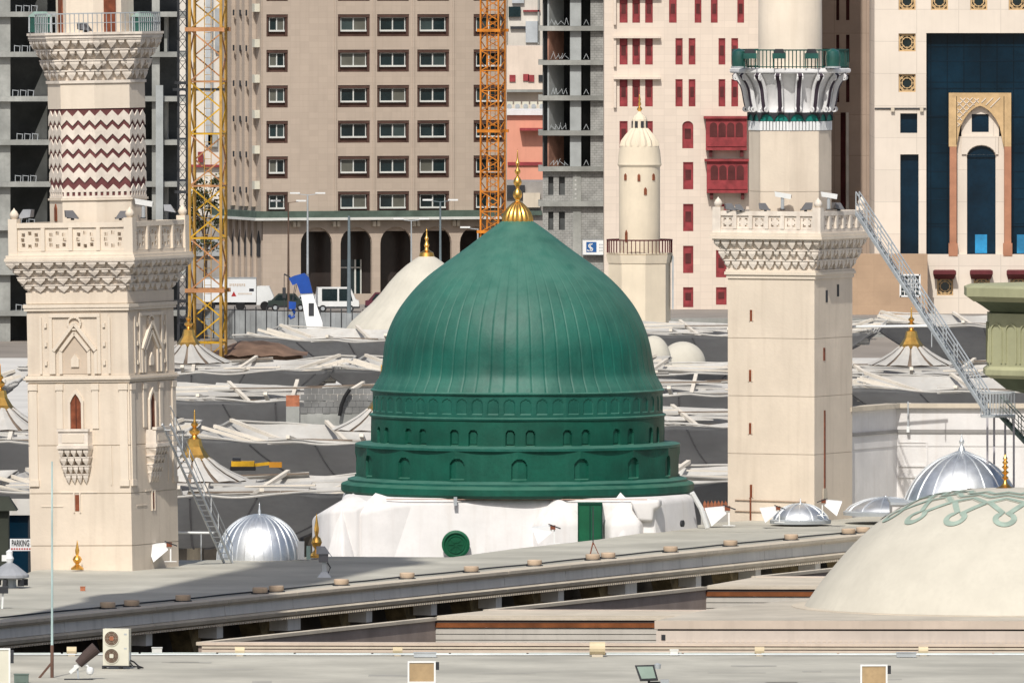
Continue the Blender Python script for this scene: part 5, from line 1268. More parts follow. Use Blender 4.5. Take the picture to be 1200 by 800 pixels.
def face_parts(rot):
    def B(x0, x1, ya, yb, out, nm, m=stone2, inn=0): return MB().box(u(x0), u(x1), -hw-u(out), -hw-inn+.001, zz_(yb), zz_(ya)).build(nm, m, ml_, rz=rot)
    # pilasters below
    for s_ in (-1, 1): B(s_*58-5, s_*58+5, 452, 566, 1.6, 'pilaster'); B(s_*58-6, s_*58+6, 448, 455, 2.6, 'capital'); B(s_*58-6, s_*58+6, 560, 567, 2.4, 'pilaster_base')
    for s_ in (-24, 22): B(s_-4, s_+4, 452, 500, 1.4, 'pilaster'); B(s_-5, s_+5, 448, 455, 2.2, 'capital')
    # tall window with pointed head
    w_ = 7
    P_ = [(-w_,502), (w_,502), (w_,470), (4,464), (0,459), (-4,464), (-w_,470)]
    q = MB().prism([(u(a)+u(-3), zz_(b)) for a, b in P_], -hw-u(.6), -hw+.001).build('window', brownwood, ml_, rz=rot)
    MB().box(u(-3.6), u(-2.4), -hw-u(1.1), -hw-u(.62), zz_(502), zz_(463)).build('window_leaf', mat('dark_brown_wood', (.10,.03,.018)), q)
    fr_ = MB()
    O_ = [(-w_-3,503), (-w_-3,468), (-6,461), (0,454), (6,461), (w_+3,468), (w_+3,503)]; I_ = [(-w_,503), (-w_,470), (-4,464), (0,459), (4,464), (w_,470), (w_,503)]
    for i in range(6):
        vs = [(u(p[0]-3), y_, zz_(p[1])) for y_ in (-hw-u(2.5), -hw) for p in (O_[i], O_[i+1], I_[i+1], I_[i])]
        fr_.add(vs, [(0,1,2,3), (4,7,6,5), (0,4,5,1), (1,5,6,2), (2,6,7,3), (3,7,4,0)])
    fr_.build('window_surround', stone2, ml_, rz=rot)
    # balcony box and corbelled underside
    bx_ = MB().box(u(-22), u(18), -hw-u(15), -hw, zz_(523), zz_(519)).box(u(-21), u(17), -hw-u(13), -hw-u(10), zz_(519), zz_(503)).box(u(-21), u(-18), -hw-u(10), -hw, zz_(519), zz_(503)).box(u(14), u(17), -hw-u(10), -hw, zz_(519), zz_(503)).box(u(-22), u(18), -hw-u(14.5), -hw-u(9), zz_(503), zz_(500))
    bx_.build('balcony', carved, ml_, rz=rot)
    MB().box(u(-16), u(12), -hw-u(13.6), -hw-u(13.02), zz_(516), zz_(506)).build('balcony_panel', stone2, ml_, rz=rot)
    for t, (ya, yb, wa, out) in enumerate(((524,533,20,13), (534,543,19,10), (544,553,17.5,7), (554,564,15,4))):
        n_ = 5 if t % 2 == 0 else 4
        for i in range(n_):
            x = -2-wa+2*wa*(i+.5)/n_; g_ = wa/n_*.8
            MB().add([(u(x-g_),-hw-u(out),zz_(ya)), (u(x+g_),-hw-u(out),zz_(ya)), (u(x+g_),-hw-u(out),zz_(ya+3)), (u(x),-hw-u(out-2),zz_(yb)), (u(x-g_),-hw-u(out),zz_(ya+3)), (u(x-g_),-hw,zz_(ya)), (u(x+g_),-hw,zz_(ya)), (u(x),-hw,zz_(yb+1))],
                     [(0,4,3,2,1), (1,2,3,7,6), (0,5,7,3,4), (0,1,6,5)]).build('corbel', carved, ml_, rz=rot)
        MB().box(u(-2-wa), u(-2+wa), -hw-u(out+.6), -hw, zz_(ya)+.001, zz_(ya-1.5)).build('corbel_shelf', carved, ml_, rz=rot)
    B(-25, 22, 573.5, 575, .8, 'moulding'); B(-50, -22, 590, 591.2, .7, 'moulding')
    B(40, 41.5, 520, 566, .9, 'moulding')
    # slit
    B(-6.5, -1, 577, 596, .5, 'slit_window', brownwood)
    B(-8.5, -7, 575, 598, 1.4, 'slit_surround'); B(-.7, .8, 575, 598, 1.4, 'slit_surround')
    # blind ogee arch ornament
    for s_ in (-1, 1):
        B(-3+s_*31-2, -3+s_*31+2, 370, 436, 1.5, 'frame_strip'); B(-3+s_*44-1.5, -3+s_*44+1.5, 370, 436, 1, 'frame_strip')
    B(-36, 30, 366, 370, 1.8, 'frame_strip')
    for (o1, o2, yb, ya, m_o) in ((27,0,409,377,3.5), (18,0,409,388,2.8)):
        for s_ in (-1, 1): MB().bar((u(-3+s_*o1), -hw-u(m_o/2), zz_(yb)), (u(-3), -hw-u(m_o/2), zz_(ya)), u(m_o), u(4), up=Vector((0,0,1))).build('arch_rib', stone2, ml_, rz=rot)
        for s_ in (-1, 1): B(-3+s_*o1-2, -3+s_*o1+2, yb, 436, m_o*.7, 'arch_jamb')
    rg = MB()
    for i in range(16):
        a, b = 2*PI*i/16, 2*PI*(i+1)/16; rg.bar((u(-3+8*math.cos(a)), -hw-u(1.2), zz_(377-8*math.sin(a)*.9)), (u(-3+8*math.cos(b)), -hw-u(1.2), zz_(377-8*math.sin(b)*.9)), u(2.4), u(2.4))
    rg.build('ring_ornament', stone2, ml_, rz=rot)
    for i in range(3): 
        for s_ in (-1, 1): B(-3+s_*37.5-1.5, -3+s_*37.5+1.5, 377+i*22, 382+i*22, 1.6, 'boss')
    MB().prism([(u(-8), zz_(428)), (u(2), zz_(428)), (u(2), zz_(419)), (u(-3), zz_(413)), (u(-8), zz_(419))], -hw-u(2), -hw).build('niche_panel', stone2, ml_, rz=rot)
    MB().box(u(-19), u(13), -hw-.004, -hw+.001, zz_(436), zz_(392)).build('niche_back', mat('darker_cream_stone', (.56,.46,.36), var=.06), ml_, rz=rot)  # thin sheet in a slightly darker stone tone inside the arch
for rot in (0, PI/2): face_parts(rot)
muq(ml_, k, hw, 341, u(82.8), 304, zz_, 4, 9, carved)
MB().box(-u(84), u(84), -u(84), u(84), zz_(304), zz_(300.5)).box(-u(82.5), u(82.5), -u(82.5), u(82.5), zz_(300.5), zz_(297)).build('balcony_floor', stone2, ml_)
balustrade(ml_, u(80), zz_(297), zz_(259.5), 4, stone2)
cx0 = u(-2)
def oc(Rp, ya, yb, m, nm, R2=None): 
    m_ = MB().lathe([(u(Rp), zz_(ya)), (u(R2 or Rp), zz_(yb))], 8, a0=R(22.5), a1=R(22.5)+2*PI); return m_.build(nm, m, ml_)
oc(57, 297, 234, stone2, 'octagon_stage'); oc(59, 234, 231.5, stone2, 'band_moulding'); oc(55.6, 231.4, 127.2, redchev, 'red_band_wall'); oc(57, 127, 97.5, stone2, 'octagon_stage'); oc(59, 97.4, 94, carved, 'band_moulding')
# zigzag bands: one raised relief per face
ap = u(57)*math.cos(R(22.5)); fw = u(57)*math.sin(R(22.5)); nz_ = 3; zz0 = None
per = 2*fw/nz_
def zig(ya, yb, amp, first_):
    h = (yb-ya)*k; pts_t = []; pts_b = []
    for i in range(nz_*2+1):
        x = -fw+i*per/2; d_ = (amp*k if i % 2 else 0); pts_t.append((x, d_+h)); pts_b.append((x, d_))
    m = MB(); nn = len(pts_t)
    m.v = [(p[0], -ap, p[1]) for p in pts_b]+[(p[0], -ap, p[1]) for p in pts_t]+[(p[0], -ap+.05, p[1]) for p in pts_b]+[(p[0], -ap+.05, p[1]) for p in pts_t]
    m.f = [(i, i+1, nn+i+1, nn+i) for i in range(nn-1)]+[(2*nn+i, i+0, i+1, 2*nn+i+1)[::-1] for i in range(nn-1)]+[(nn+i, nn+i+1, 3*nn+i+1, 3*nn+i) for i in range(nn-1)]
    return m
zm = zig(0, 10.8, 7.0, True)
rows_z = [147.0+16.6*i for i in range(5)]
for yy in rows_z:
    for s_ in range(8):
        l_ = (0, 0, zz_(yy)); 
        if zz0 is None: zz0 = zm.build('zigzag_band', carved, ml_, loc=l_)
        else: inst(zz0, ml_, loc=l_, rz=s_*PI/4)
# top toothed row, bottom dentils
d0 = None
for s_ in range(8):
    tm = MB().box(-fw, fw, -ap, -ap+.05, 0, 2.5*k)
    for i in range(nz_*2): x = -fw+(i+.5)*per/2; tm.box(x-per*.12, x+per*.12, -ap-.002, -ap+.05, 2.5*k, 7*k)
    tm.prism([(-fw, 7*k)]+[(-fw+i*per/2, (15.5 if i % 2 else 9.0)*k) for i in range(nz_*2+1)]+[(fw, 7*k)], -ap-.001, -ap+.05)
    if d0 is None: d0 = tm.build('dentil_row', carved, ml_, loc=(0,0,zz_(231.3)))
    else: inst(d0, ml_, loc=(0,0,zz_(231.3)), rz=s_*PI/4)
muq(ml_, k, u(57)*1.0, 94, u(77), 45, zz_, 4, 9, carved, octR=True)
oc(79, 44.8, 41, carved, 'top_slab'); oc(80.5, 40.9, 38, carved, 'top_slab')
oc(45.5, 38, -180, stone2, 'upper_stage')
ap2 = u(45.5)*math.cos(R(22.5))
MB().box(-u(4.5), u(10), -ap2-.06, -ap2+.01, zz_(38), zz_(-6)).build('door', brownwood, ml_, rz=PI/4)
MB().box(-u(6), u(6), -ap2-.06, -ap2+.01, zz_(38), zz_(-6)).build('door', brownwood, ml_, rz=-PI/4)
rr_ = MB()
for s_ in range(8):
    a = R(22.5+45*s_); b = a+PI/4; A = Vector((u(76)*math.cos(a), u(76)*math.sin(a), 0)); B_ = Vector((u(76)*math.cos(b), u(76)*math.sin(b), 0))
    MB().bar(A+Vector((0,0,zz_(16))), B_+Vector((0,0,zz_(16))), .05).bar(A+Vector((0,0,zz_(27))), B_+Vector((0,0,zz_(27))), .03).build('handrail', steel, ml_)
    for i in range(10):
        p = A.lerp(B_, i/10); q = MB().bar(p+Vector((0,0,zz_(38))), p+Vector((0,0,zz_(16))), .03).build('baluster', steel, ml_)
MB().prism([(u(-3.5),0), (u(3.5),0), (u(3.5),u(15)), (0,u(20)), (u(-3.5),u(15))], -ap-.05, -ap+.0).build('small_door', brownwood, ml_, loc=(0,0,zz_(258)), rz=-PI/4)

# ---------- right minaret
YM = 611; k = YM/F; z = lambda p: ZZ(p, YM); u = lambda p: p*k; TR = R(25)
mr = thing('minaret', 'right plain cream minaret with slit windows and white scrolled top balcony', 'minaret', (XX(926, YM), YM, 0), -TR)
hw = u(55.3)
for a, b in ((700,530.2), (529.6,462.7), (462.1,395.2), (394.6,325.5)): MB().box(-hw, hw, -hw, hw, 0 if a == 700 else z(a), z(b)).build('stone_course', stone, mr)
MB().box(-hw+.03, hw-.03, -hw+.03, hw-.03, 0, z(325.5)-.01).build('joint_core', lipm, mr)
for px_, ya, yb in ((880,362,375), (879,432,445.5), (879,494,507), (880,566,581)):
    x = (px_-902.8)/math.cos(TR); q = MB().box(u(x-1.7), u(x+1.7), -hw-.02, -hw+.001, z(yb), z(ya)).build('slit_window', brownwood, mr)
    MB().box(u(x-2.6), u(x-1.75), -hw-.05, -hw+.001, z(yb), z(ya)).box(u(x+1.75), u(x+2.6), -hw-.05, -hw+.001, z(yb), z(ya)).build('slit_jamb', stone2, q)
for px_, ya, yb, m_ in ((968,339,353,dark), (982,333,347,dark), (965,406,421,brownwood)):
    y_ = (px_-976.5)/math.sin(TR); MB().box(hw-.001, hw+.02, u(y_-2.6), u(y_+2.6), z(yb), z(ya)).build('slit_window', m_, mr)
y_ = (965.5-976.5)/math.sin(TR); MB().box(hw-.001, hw+.03, u(y_-1.7), u(y_+1.7), z(584), z(479)).build('tall_slit', brownwood, mr)
MB().box(hw-.001, hw+.04, u(y_-5), u(y_+5), z(582), z(570)).build('slit_sill', lipm, mr)
x = (879.5-902.8)/math.cos(TR); MB().tube([(u(x), -hw-.06, z(581)), (u(x), -hw-.06, z(613))], .04, 8).build('pipe', brownwood, mr)
for q in (584, 597): MB().tube([(u(x-20), -hw-.05, z(q)), (u(45), -hw-.05, z(q+1))], .022, 6).build('pipe', mat('worn_beige_pipe', (.45,.33,.24)), mr)
for a, b, e_ in ((325.4,321,1.5), (321,317.5,3.2), (317.5,315,2)): MB().box(-hw-u(e_), hw+u(e_), -hw-u(e_), hw+u(e_), z(a)+.002, z(b)).build('string_course', stone2, mr)
muq(mr, k, hw+u(1), 315, u(68.5), 279, z, 3, 11, carved)
MB().box(-u(72), u(72), -u(72), u(72), z(279), z(275.5)).box(-u(71), u(71), -u(71), u(71), z(275.4), z(271.5)).build('balcony_floor', stone2, mr)
balustrade(mr, u(69), z(271.5), z(246.5), 6, carved, 'square')
def oc2(Rp, ya, yb, m, nm, R2=None): return MB().lathe([(u(Rp), z(ya)), (u(R2 or Rp), z(yb))], 8, a0=R(22.5), a1=R(22.5)+2*PI).build(nm, m, mr)
oc2(48.3, 272, 224.2, stone, 'octagon_stage'); oc2(48.3, 223.7, 153, stone, 'octagon_stage'); oc2(47.5, 224.3, 223.6, lipm, 'joint_core')
oc2(46.5, 153, 141, dark, 'dentil_recess'); oc2(49, 141.5, 131.5, mat('bright_teal_tile', (.01,.17,.14), rough=.4), 'teal_band')
apo = u(49)*math.cos(R(22.5)); fo = u(49)*math.sin(R(22.5))
d0 = None; s0 = None
for s_ in range(8):
    if d0 is None:
        d0 = MB().box(-.055, .055, -apo-.01, -apo+.25, z(152.5), z(142)); d0m = d0.build('dentil', signw, mr, loc=(-fo+.08,0,0))
    for i in range(9):
        if s_ == 0 and i == 0: continue
        a = Matrix.Rotation(s_*PI/4, 4, 'Z') @ Vector((-fo+.08+i*(2*fo-.16)/8, 0, 0)); inst(d0m, mr, loc=a, rz=s_*PI/4)
    for i in range(2):
        if s0 is None:
            pts = [(fo*.46*math.cos(PI*t/10), fo*.42*math.sin(PI*t/10)) for t in range(11)]
            s0 = MB().prism([(-fo*.5,0), (-fo*.46,0)]+[(-p[0], p[1]) for p in pts]+[(fo*.5,0), (fo*.5,u(10)), (-fo*.5,u(10))], -apo-.06, -apo-.01).build('scallop', dark, mr, loc=(-fo*.5,0,z(141.4)))
        else: inst(s0, mr, loc=Matrix.Rotation(s_*PI/4, 4, 'Z') @ Vector((-fo*.5+i*fo, 0, z(141.4))), rz=s_*PI/4)
prof = [(47,131.5),(46,126),(46.5,118),(49,108),(53,99),(58,91),(63,86.5)]
MB().lathe([(u(a), z(b)) for a, b in prof], 64).build('crown_core', mat('bright_white_plaster', (.78,.77,.77)), mr, smooth=True)
# S-shaped scroll brackets
def scurve(off):
    out = []
    for i in range(15):
        t = i/14; yy = 130-(130-87)*t; rad = 50+off+17*(t**1.9)+1.5*math.sin(t*PI*2); out.append((u(rad), z(yy)))
    return out
sc = scurve(0); W_ = u(3.0)
wbk = MB(); dk_ = MB()
for sx in (-1, 1):
    for a, b in zip(sc, sc[1:]): wbk.bar((a[0], sx*W_, a[1]), (b[0], sx*W_, b[1]), u(1.2), u(4.5), up=Vector((1,0,0)))
    for (px_, py_) in ((u(53), z(128)), (u(65), z(91))):
        for i in range(10):
            a, b = 2*PI*i/10, 2*PI*(i+1)/10; wbk.bar((px_+u(2.6)*math.cos(a), sx*W_, py_+u(2.6)*math.sin(a)), (px_+u(2.6)*math.cos(b), sx*W_, py_+u(2.6)*math.sin(b)), u(1.5), u(1.5))
for a, b in zip(sc, sc[1:]): dk_.bar((a[0]+.02, 0, a[1]), (b[0]+.02, 0, b[1]), 2*W_-u(1.3), u(4.4), up=Vector((1,0,0)))
for q in range(16):
    if q == 0: w0 = wbk.build('scroll_bracket', mat('bright_white_plaster', (.78,.77,.77)), mr, rz=R(11.25)); b0 = dk_.build('bracket_core', mat('dark_plum_gap', (.05,.035,.05)), w0)  # dark plate stands in for the shaded gap between paired scrolls
    else: w1 = inst(w0, mr, rz=R(11.25+22.5*q)); c = b0.copy(); C.objects.link(c); c.parent = w1
MB().lathe([(u(60), z(87)), (u(70), z(85.5)), (u(71), z(84)), (u(71), z(81)), (u(68), z(80))], 8, a0=R(22.5), a1=R(22.5)+2*PI).build('balcony_floor', mat('bright_white_plaster', (.78,.77,.77)), mr)
for s_ in range(8):
    a = R(22.5+45*s_); b = a+PI/4; A = Vector((u(68)*math.cos(a), u(68)*math.sin(a), 0)); B_ = Vector((u(68)*math.cos(b), u(68)*math.sin(b), 0))
    MB().bar(A+Vector((0,0,z(58.5))), B_+Vector((0,0,z(58.5))), .06).bar(A+Vector((0,0,z(78))), B_+Vector((0,0,z(78))), .04).build('handrail', tealr, mr)
    for i in range(11):
        p = A.lerp(B_, i/11)
        if s_ == 0 and i == 0: bq = MB().box(-.018, .018, -.018, .018, 0, z(58.5)-z(80)).build('baluster', tealr, mr, loc=p+Vector((0,0,z(80))))
        else: inst(bq, mr, loc=p+Vector((0,0,z(80))))
MB().lathe([(u(37.5), z(80)), (u(37.3), z(17.5)), (u(37.2), z(17)), (u(37), z(-200))], 48).build('round_shaft', stone2, mr, smooth=True)

# tall minaret just outside the picture whose shadow crosses the gallery roof
sh = thing('minaret', 'tall stone minaret standing outside the left edge, shading the gallery roof', 'minaret', (-22.3, 489, 0), -TH)
MB().lathe([(3.1,0), (3.1,60)], 8, a0=R(22.5), a1=R(22.5)+2*PI).build('lower_shaft', stone, sh)
MB().lathe([(3.2,60), (3.8,63), (3.8,64.4), (2.9,64.5), (2.9,94), (3.6,97), (3.6,98), (2.5,98.1), (2.3,102), (0.3,108), (0,109)], 16).build('upper_shaft', stone, sh)

# ================================================================ CAMERAS AND FLOODLIGHTS ON THE MINARETS
def cctv(px, pyb, Y, s_, label, rz=0, pole=.7):
    r = thing('security_camera', label, 'camera', W(px, pyb, Y), rz); r.scale = (s_*.85,)*3
    MB().tube([(0,0,0), (0,0,pole)], .09, 8).build('pole', steel, r); MB().box(-.14,.14,-.14,.14,0,.05).build('foot', dark, r)
    MB().add([(-.38,-.12,pole), (.42,-.12,pole-.14), (.42,.12,pole-.14), (-.38,.12,pole), (-.42,-.14,pole+.26), (.46,-.14,pole+.12), (.46,.14,pole+.12), (-.42,.14,pole+.26)], [(0,3,2,1), (4,5,6,7), (0,1,5,4), (1,2,6,5), (2,3,7,6), (3,0,4,7)]).build('housing', whitemetal, r)
    MB().box(.46,.48,-.09,.09,pole-.08,pole+.08).build('lens', black, r); return r
def flood(px, pyb, Y, s_, label, rz=0, m=dark, gm=bronzeg):
    r = thing('floodlight', label, 'floodlight', W(px, pyb, Y), rz); r.scale = (s_*.8,)*3
    MB().box(-.08,.08,-.08,.08,0,.14).bar((-.3,0,.12), (.3,0,.12), .06).build('bracket', dark, r)
    MB().add([(-.36,-.25,.15), (.30,-.25,.05), (.30,.25,.05), (-.36,.25,.15), (-.40,-.22,.5), (.0,-.22,.5), (.0,.22,.5), (-.40,.22,.5)], [(0,3,2,1), (4,5,6,7), (0,1,5,4), (1,2,6,5), (2,3,7,6), (3,0,4,7)]).build('housing', m, r)
    MB().add([(.32,-.22,.08), (.32,.22,.08), (.02,.2,.47), (.02,-.2,.47)], [(0,1,2,3)]).build('lens', gm, r); return r
dgm = mat('grey_lamp_housing', (.16,.16,.17), rough=.5)
YA = 611-2.3
cctv(917, 246, 608.6, 1.0, 'white security camera at centre of the right minaret balcony', 0)
cctv(971, 246, 608.8, 1.0, 'white security camera near the right corner of the right minaret balcony', R(5))
flood(857, 248, 609.5, .9, 'dark floodlight at the left end of the right minaret balcony', R(10), dgm)
flood(868, 248, 609.2, .8, 'second dark floodlight from the left on the right minaret balcony', 0, dgm)
flood(897, 248, 608.9, .95, 'dark floodlight left of the centre camera on the right minaret', 0, dgm)
flood(944, 248, 608.6, 1.0, 'dark floodlight between the two cameras on the right minaret', PI, dgm)
flood(983, 247, 609.6, .9, 'dark floodlight right of the corner camera on the right minaret', R(30), dgm)
tl0 = None
for i, (px, yb, Y, lab) in enumerate(((866,80,609,'round teal lamp at the left end of the top balcony rail'), (879,80,608.7,'dark teal lamp box left on the top balcony'), (913,80,608.3,'teal lamp box at the centre of the top balcony'), (951,80,608.5,'wide teal lamp box right of centre on the top balcony'), (976,80,609,'round teal lamp at the right end of the top balcony rail'))):
    r = thing('balcony_lamp', lab, 'lamp', W(px, yb, Y))
    if i in (0, 4): MB().lathe([(.3,0), (.34,.5), (.28,.75), (.1,.85), (0,.88)], 14).build('glass_drum', tealgl, r, smooth=True); MB().lathe([(.36,0), (.36,.08)], 14).build('ring', steel, r)
    else:
        MB().box(-.3,.3,-.15,.15,.42,.66).build('housing', tealr, r); MB().prism([(-.25,.66), (.25,.66), (.18,.85), (-.18,.85)], -.13, .13).build('hood', dark, r); 
        for x in (-.26, .26): MB().bar((x,0,0), (x,0,.42), .05).build('leg', tealr, r)
for px, Y, lab in ((47, 563, 'teal glass lantern box at the left of the left minaret top balcony'), (168, 563, 'teal glass lantern box at the right of the left minaret top balcony')):
    r = thing('glass_lantern', lab, 'lantern', W(px, 38, Y)); MB().box(-.42,.42,-.3,.3,0,.62).build('glass_box', tealgl, r); MB().prism([(-.5,.63), (.5,.63), (.25,.85), (-.25,.85)], -.34, .34).build('roof', mat('pale_teal_metal', (.3,.42,.38)), r)
    for x in (-.44, .44): MB().box(x-.03, x+.03, -.34, -.3, 0, .62).build('frame', steel, r)
flood(100, 38, 561.3, 1.0, 'grey floodlight in front of the left minaret upper stage', R(20), dgm, mat('pale_lamp_glass', (.5,.5,.5), rough=.3))
flood(29, 258, 562, 1.1, 'pale floodlight on the left corner of the left minaret balcony', R(160), mat('light_grey_housing', (.3,.31,.33)))
flood(85, 258, 560.9, 1.0, 'dark floodlight left on the front of the left minaret balcony', R(10), dgm)
flood(141, 258, 560.9, .95, 'dark floodlight right on the front of the left minaret balcony', PI, dgm)
cctv(168, 256, 561.6, 1.0, 'white security camera right on the left minaret balcony', 0)
flood(200, 250, 563, .9, 'pale floodlight at the right corner of the left minaret balcony', 0, mat('light_grey_housing', (.3,.31,.33)))

# ================================================================ LADDERS / STAIRS
def ladder(label, A, B, width, rail, n, m=steel, name='ladder', rails=2, side=Vector((0,1,0)), th=.06):
    A = Vector(A); B = Vector(B); r = thing(name, label, 'ladder', A); d = B-A; wv = side*width
    for s_ in (0, 1): MB().bar(wv*s_, d+wv*s_, th, th*2).build('stringer', m, r)
    rg = MB().bar(Vector((0,0,0)), wv, .16, .035, up=Vector((0,0,1)))
    r0 = rg.build('rung', m, r, loc=d*(1/n))
    for i in range(2, n): inst(r0, r, loc=d*(i/n))
    for s_ in ((0, 1) if rails == 2 else (1,)):
        MB().bar(wv*s_+Vector((0,0,rail)), d+wv*s_+Vector((0,0,rail)), th*.6).bar(wv*s_+Vector((0,0,rail*.5)), d+wv*s_+Vector((0,0,rail*.5)), th*.4).build('handrail', m, r)
        p0 = MB().bar((0,0,0), (0,0,rail), th*.6).build('rail_post', m, r, loc=wv*s_)
        for i in range(1, n//3+1): inst(p0, r, loc=wv*s_+d*min(1, i*3/n))
    return r
ladder('long galvanised stair ladder climbing to the right minaret balcony', W(1157, 486, 598), W(1003, 228+22, 606.5), .65, .95, 36, side=Vector((.25,.97,0)), th=.075)
ladder('pale metal ladder leaning on the left minaret above the silver dome', W(263, 660, 567), W(190, 497, 560.6), .42, .75, 26, mat('pale_aluminium', (.58,.60,.61), rough=.45), rails=1, side=Vector((.8,-.1,0)), th=.055)
st = thing('stair_platform', 'steel stair landing on tall posts at the foot of the long ladder', 'platform', W(1150, 487, 597.5)); k = 597.5/F
MB().box(0, 40*k, -.1, 1.2, -.08, .02).build('deck', steel, st)
for x, y in ((7,-.05), (16,1.1), (38,-.05), (29,1.1)): MB().bar((x*k, y, -.09), (x*k, y, -4.2), .09).build('post', mat('lilac_grey_steel', (.42,.40,.43), rough=.5), st)
for y in (-.08, 1.15):
    MB().bar((0,y,1.0), (40*k,y,1.0), .05).build('handrail', steel, st)
    for i in range(12): MB().bar((i*3.6*k,y,0.02), (i*3.6*k,y,1.0), .028).build('baluster', steel, st)
ladder('short green railed stair descending behind the stair landing', W(1204, 522, 597), W(1172, 488, 598), .8, .9, 9, mat('green_grey_steel', (.12,.16,.14)), side=Vector((.2,.98,0)))

# ================================================================ WHITE BUILDING, SAGE TURRET, SILVER DOMES
wbd = thing('white_building', 'white plastered wall with dark stripe behind the right silver dome', 'building', (XX(985, 607), 607, 0)); k = 607/F
vdir = Vector((math.sin(TR), math.cos(TR), 0)); La = 9.0
inner = Vector((XX(1051, 617), 617, 0)); start = inner-vdir*5.6
wbd.location = start; 
zt_ = ZZ(472.5, 617); zs1 = ZZ(503, 617); zs2 = ZZ(507, 617)
def wseg(p, ang_, L_, sgn=1):
    for (z0_, z1_, o_, m_, nm) in ((0, zs2-.6, 0, white, 'wall'), (zs2-.595, zs2, .03, white, 'wall_course'), (zs2+.002, zs1, .10, mat('grey_pipe_band', (.26,.25,.24)), 'dark_stripe'), (zs1+.002, zt_-.2, .0, white, 'wall'), (zt_-.198, zt_, .22, lipm, 'parapet_cap')):
        MB().box(0, L_, -o_, .5, z0_, z1_).build(nm, m_, wbd, loc=p-start, rz=ang_)
wseg(start, R(90)-TR, 5.6); wseg(inner, -R(3), 14)
fr2 = MB(); k = 617/F
q_ = inner-start
def FB(x0, x1, y0, y1, o_=.04): 
    return MB().box(x0*k, x1*k, -o_-.02, -.001, ZZ(y1, 616), ZZ(y0, 616)).build('raised_frame', white, wbd, loc=q_, rz=-R(3))
FB(2, 36, 518, 519.5); FB(34, 36, 519.6, 545); FB(2, 36, 545.2, 547.5); FB(2, 30, 558, 560.5)
MB().box(12.5*k, 14*k, -.25, -.15, ZZ(505,616), ZZ(471,616)).build('drain_pipe', steel, wbd, loc=q_, rz=-R(3)); MB().box(11.6*k, 15*k, -.32, -.1, ZZ(507,616), ZZ(500,616)).build('pipe_foot', whitemetal, wbd, loc=q_, rz=-R(3))

tu = thing('sage_turret', 'sage green turret with blind arches cut by the right edge', 'turret', (XX(1243, 590), 590, 0)); k = 590/F; z = lambda p: ZZ(p, 590)
T_ = lambda prof, m, nm, n=8: MB().lathe([(a*k, z(b)) for a, b in prof], n, a0=R(22.5), a1=R(22.5)+2*PI).build(nm, m, tu)
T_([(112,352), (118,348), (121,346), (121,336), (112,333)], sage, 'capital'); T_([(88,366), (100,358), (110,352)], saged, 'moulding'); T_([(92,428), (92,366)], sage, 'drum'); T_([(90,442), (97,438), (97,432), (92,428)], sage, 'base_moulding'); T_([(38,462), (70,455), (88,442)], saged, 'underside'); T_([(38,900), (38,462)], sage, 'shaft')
ap3 = 92*k*math.cos(R(22.5)); fw3 = 92*k*math.sin(R(22.5))
for s_ in range(8):
    for i in range(3):
        x = -fw3+fw3*2*(i+.5)/3; hwv = fw3/3*.72; e = MB(); zt3 = z(379); zc = zt3-hwv
        pts = [(x-hwv, z(424)), (x-hwv, zc)]+[(x-hwv*math.cos(PI*t/8), zc+hwv*math.sin(PI*t/8)*1.1) for t in range(1, 8)]+[(x+hwv, zc), (x+hwv, z(424))]
        for a, b in zip(pts, pts[1:]): e.bar((a[0], -ap3-.02, a[1]), (b[0], -ap3-.02, b[1]), .07, .07)
        e.build('arch_moulding', sage, tu, rz=s_*PI/4)

def gored_dome(name, label, px, pyb, Y, prof, ng, fin=None, twist=0, seam_w=.03, loc_z=None):
    k = Y/F; r = thing(name, label, 'dome', (XX(px, Y), Y, ZZ(pyb, Y))); pr = smoothp([(a*k, b*k) for a, b in prof], 4); da = 2*PI/ng
    g0 = MB().lathe(pr, 5, a0=-da/2+.006, a1=da/2-.006, cap=False).build('metal_panel', silver, r, smooth=True)
    sm = MB(); 
    for a, b in zip(pr, pr[1:]): sm.bar((a[0]+.01, 0, a[1]+.01), (b[0]+.01, 0, b[1]+.01), seam_w, .05, up=Vector((0,1,0)))
    s0 = sm.build('seam', seam, r, rz=da/2+twist); g0.rotation_euler = (0,0,twist)
    for i in range(1, ng): inst(g0, r, rz=twist+i*da); inst(s0, r, rz=twist+(i+.5)*da)
    MB().lathe([(a*.985, b-.02) for a, b in pr], 32).build('inner_shell', steel, r, smooth=True)
    MB().lathe([(pr[0][0]+.1, -.15), (pr[0][0]+.12, 0), (pr[0][0], .05)], 40).build('base_ring', steel, r, smooth=True)
    if fin: h0 = prof[-1][1]*k; MB().lathe([(a*k, h0-.03+b*k) for a, b in fin], 14).build('finial', seam, r, smooth=True)
    return r
finp = [(4.5,0), (4,4), (2,7), (1.6,9), (2.8,11), (3,13), (1.6,15.5), (1,17), (.6,20), (0,22)]
gored_dome('silver_dome', 'silver sheet metal dome standing beside the leaning ladder on the left', 304, 657, 571, [(50,0), (49,12), (44,27), (35,40), (22,49.5), (10,53.5), (3,54.5)], 28, [(2.4,0), (1.6,3), (1.8,5), (1,7), (.8,12), (0,16)], seam_w=.035)
dl = thing('dome_plinth', 'grey flashed plinth carrying the right silver dome', 'plinth', (XX(1128, 598), 598, 0)); k = 598/F
MB().box(-84*k, 84*k, -60*k, 60*k, 0, ZZ(589,598)).build('block', white, dl); MB().box(-86*k, 86*k, -62*k, 62*k, ZZ(588.9,598), ZZ(586,598)).build('flashing', steel, dl)
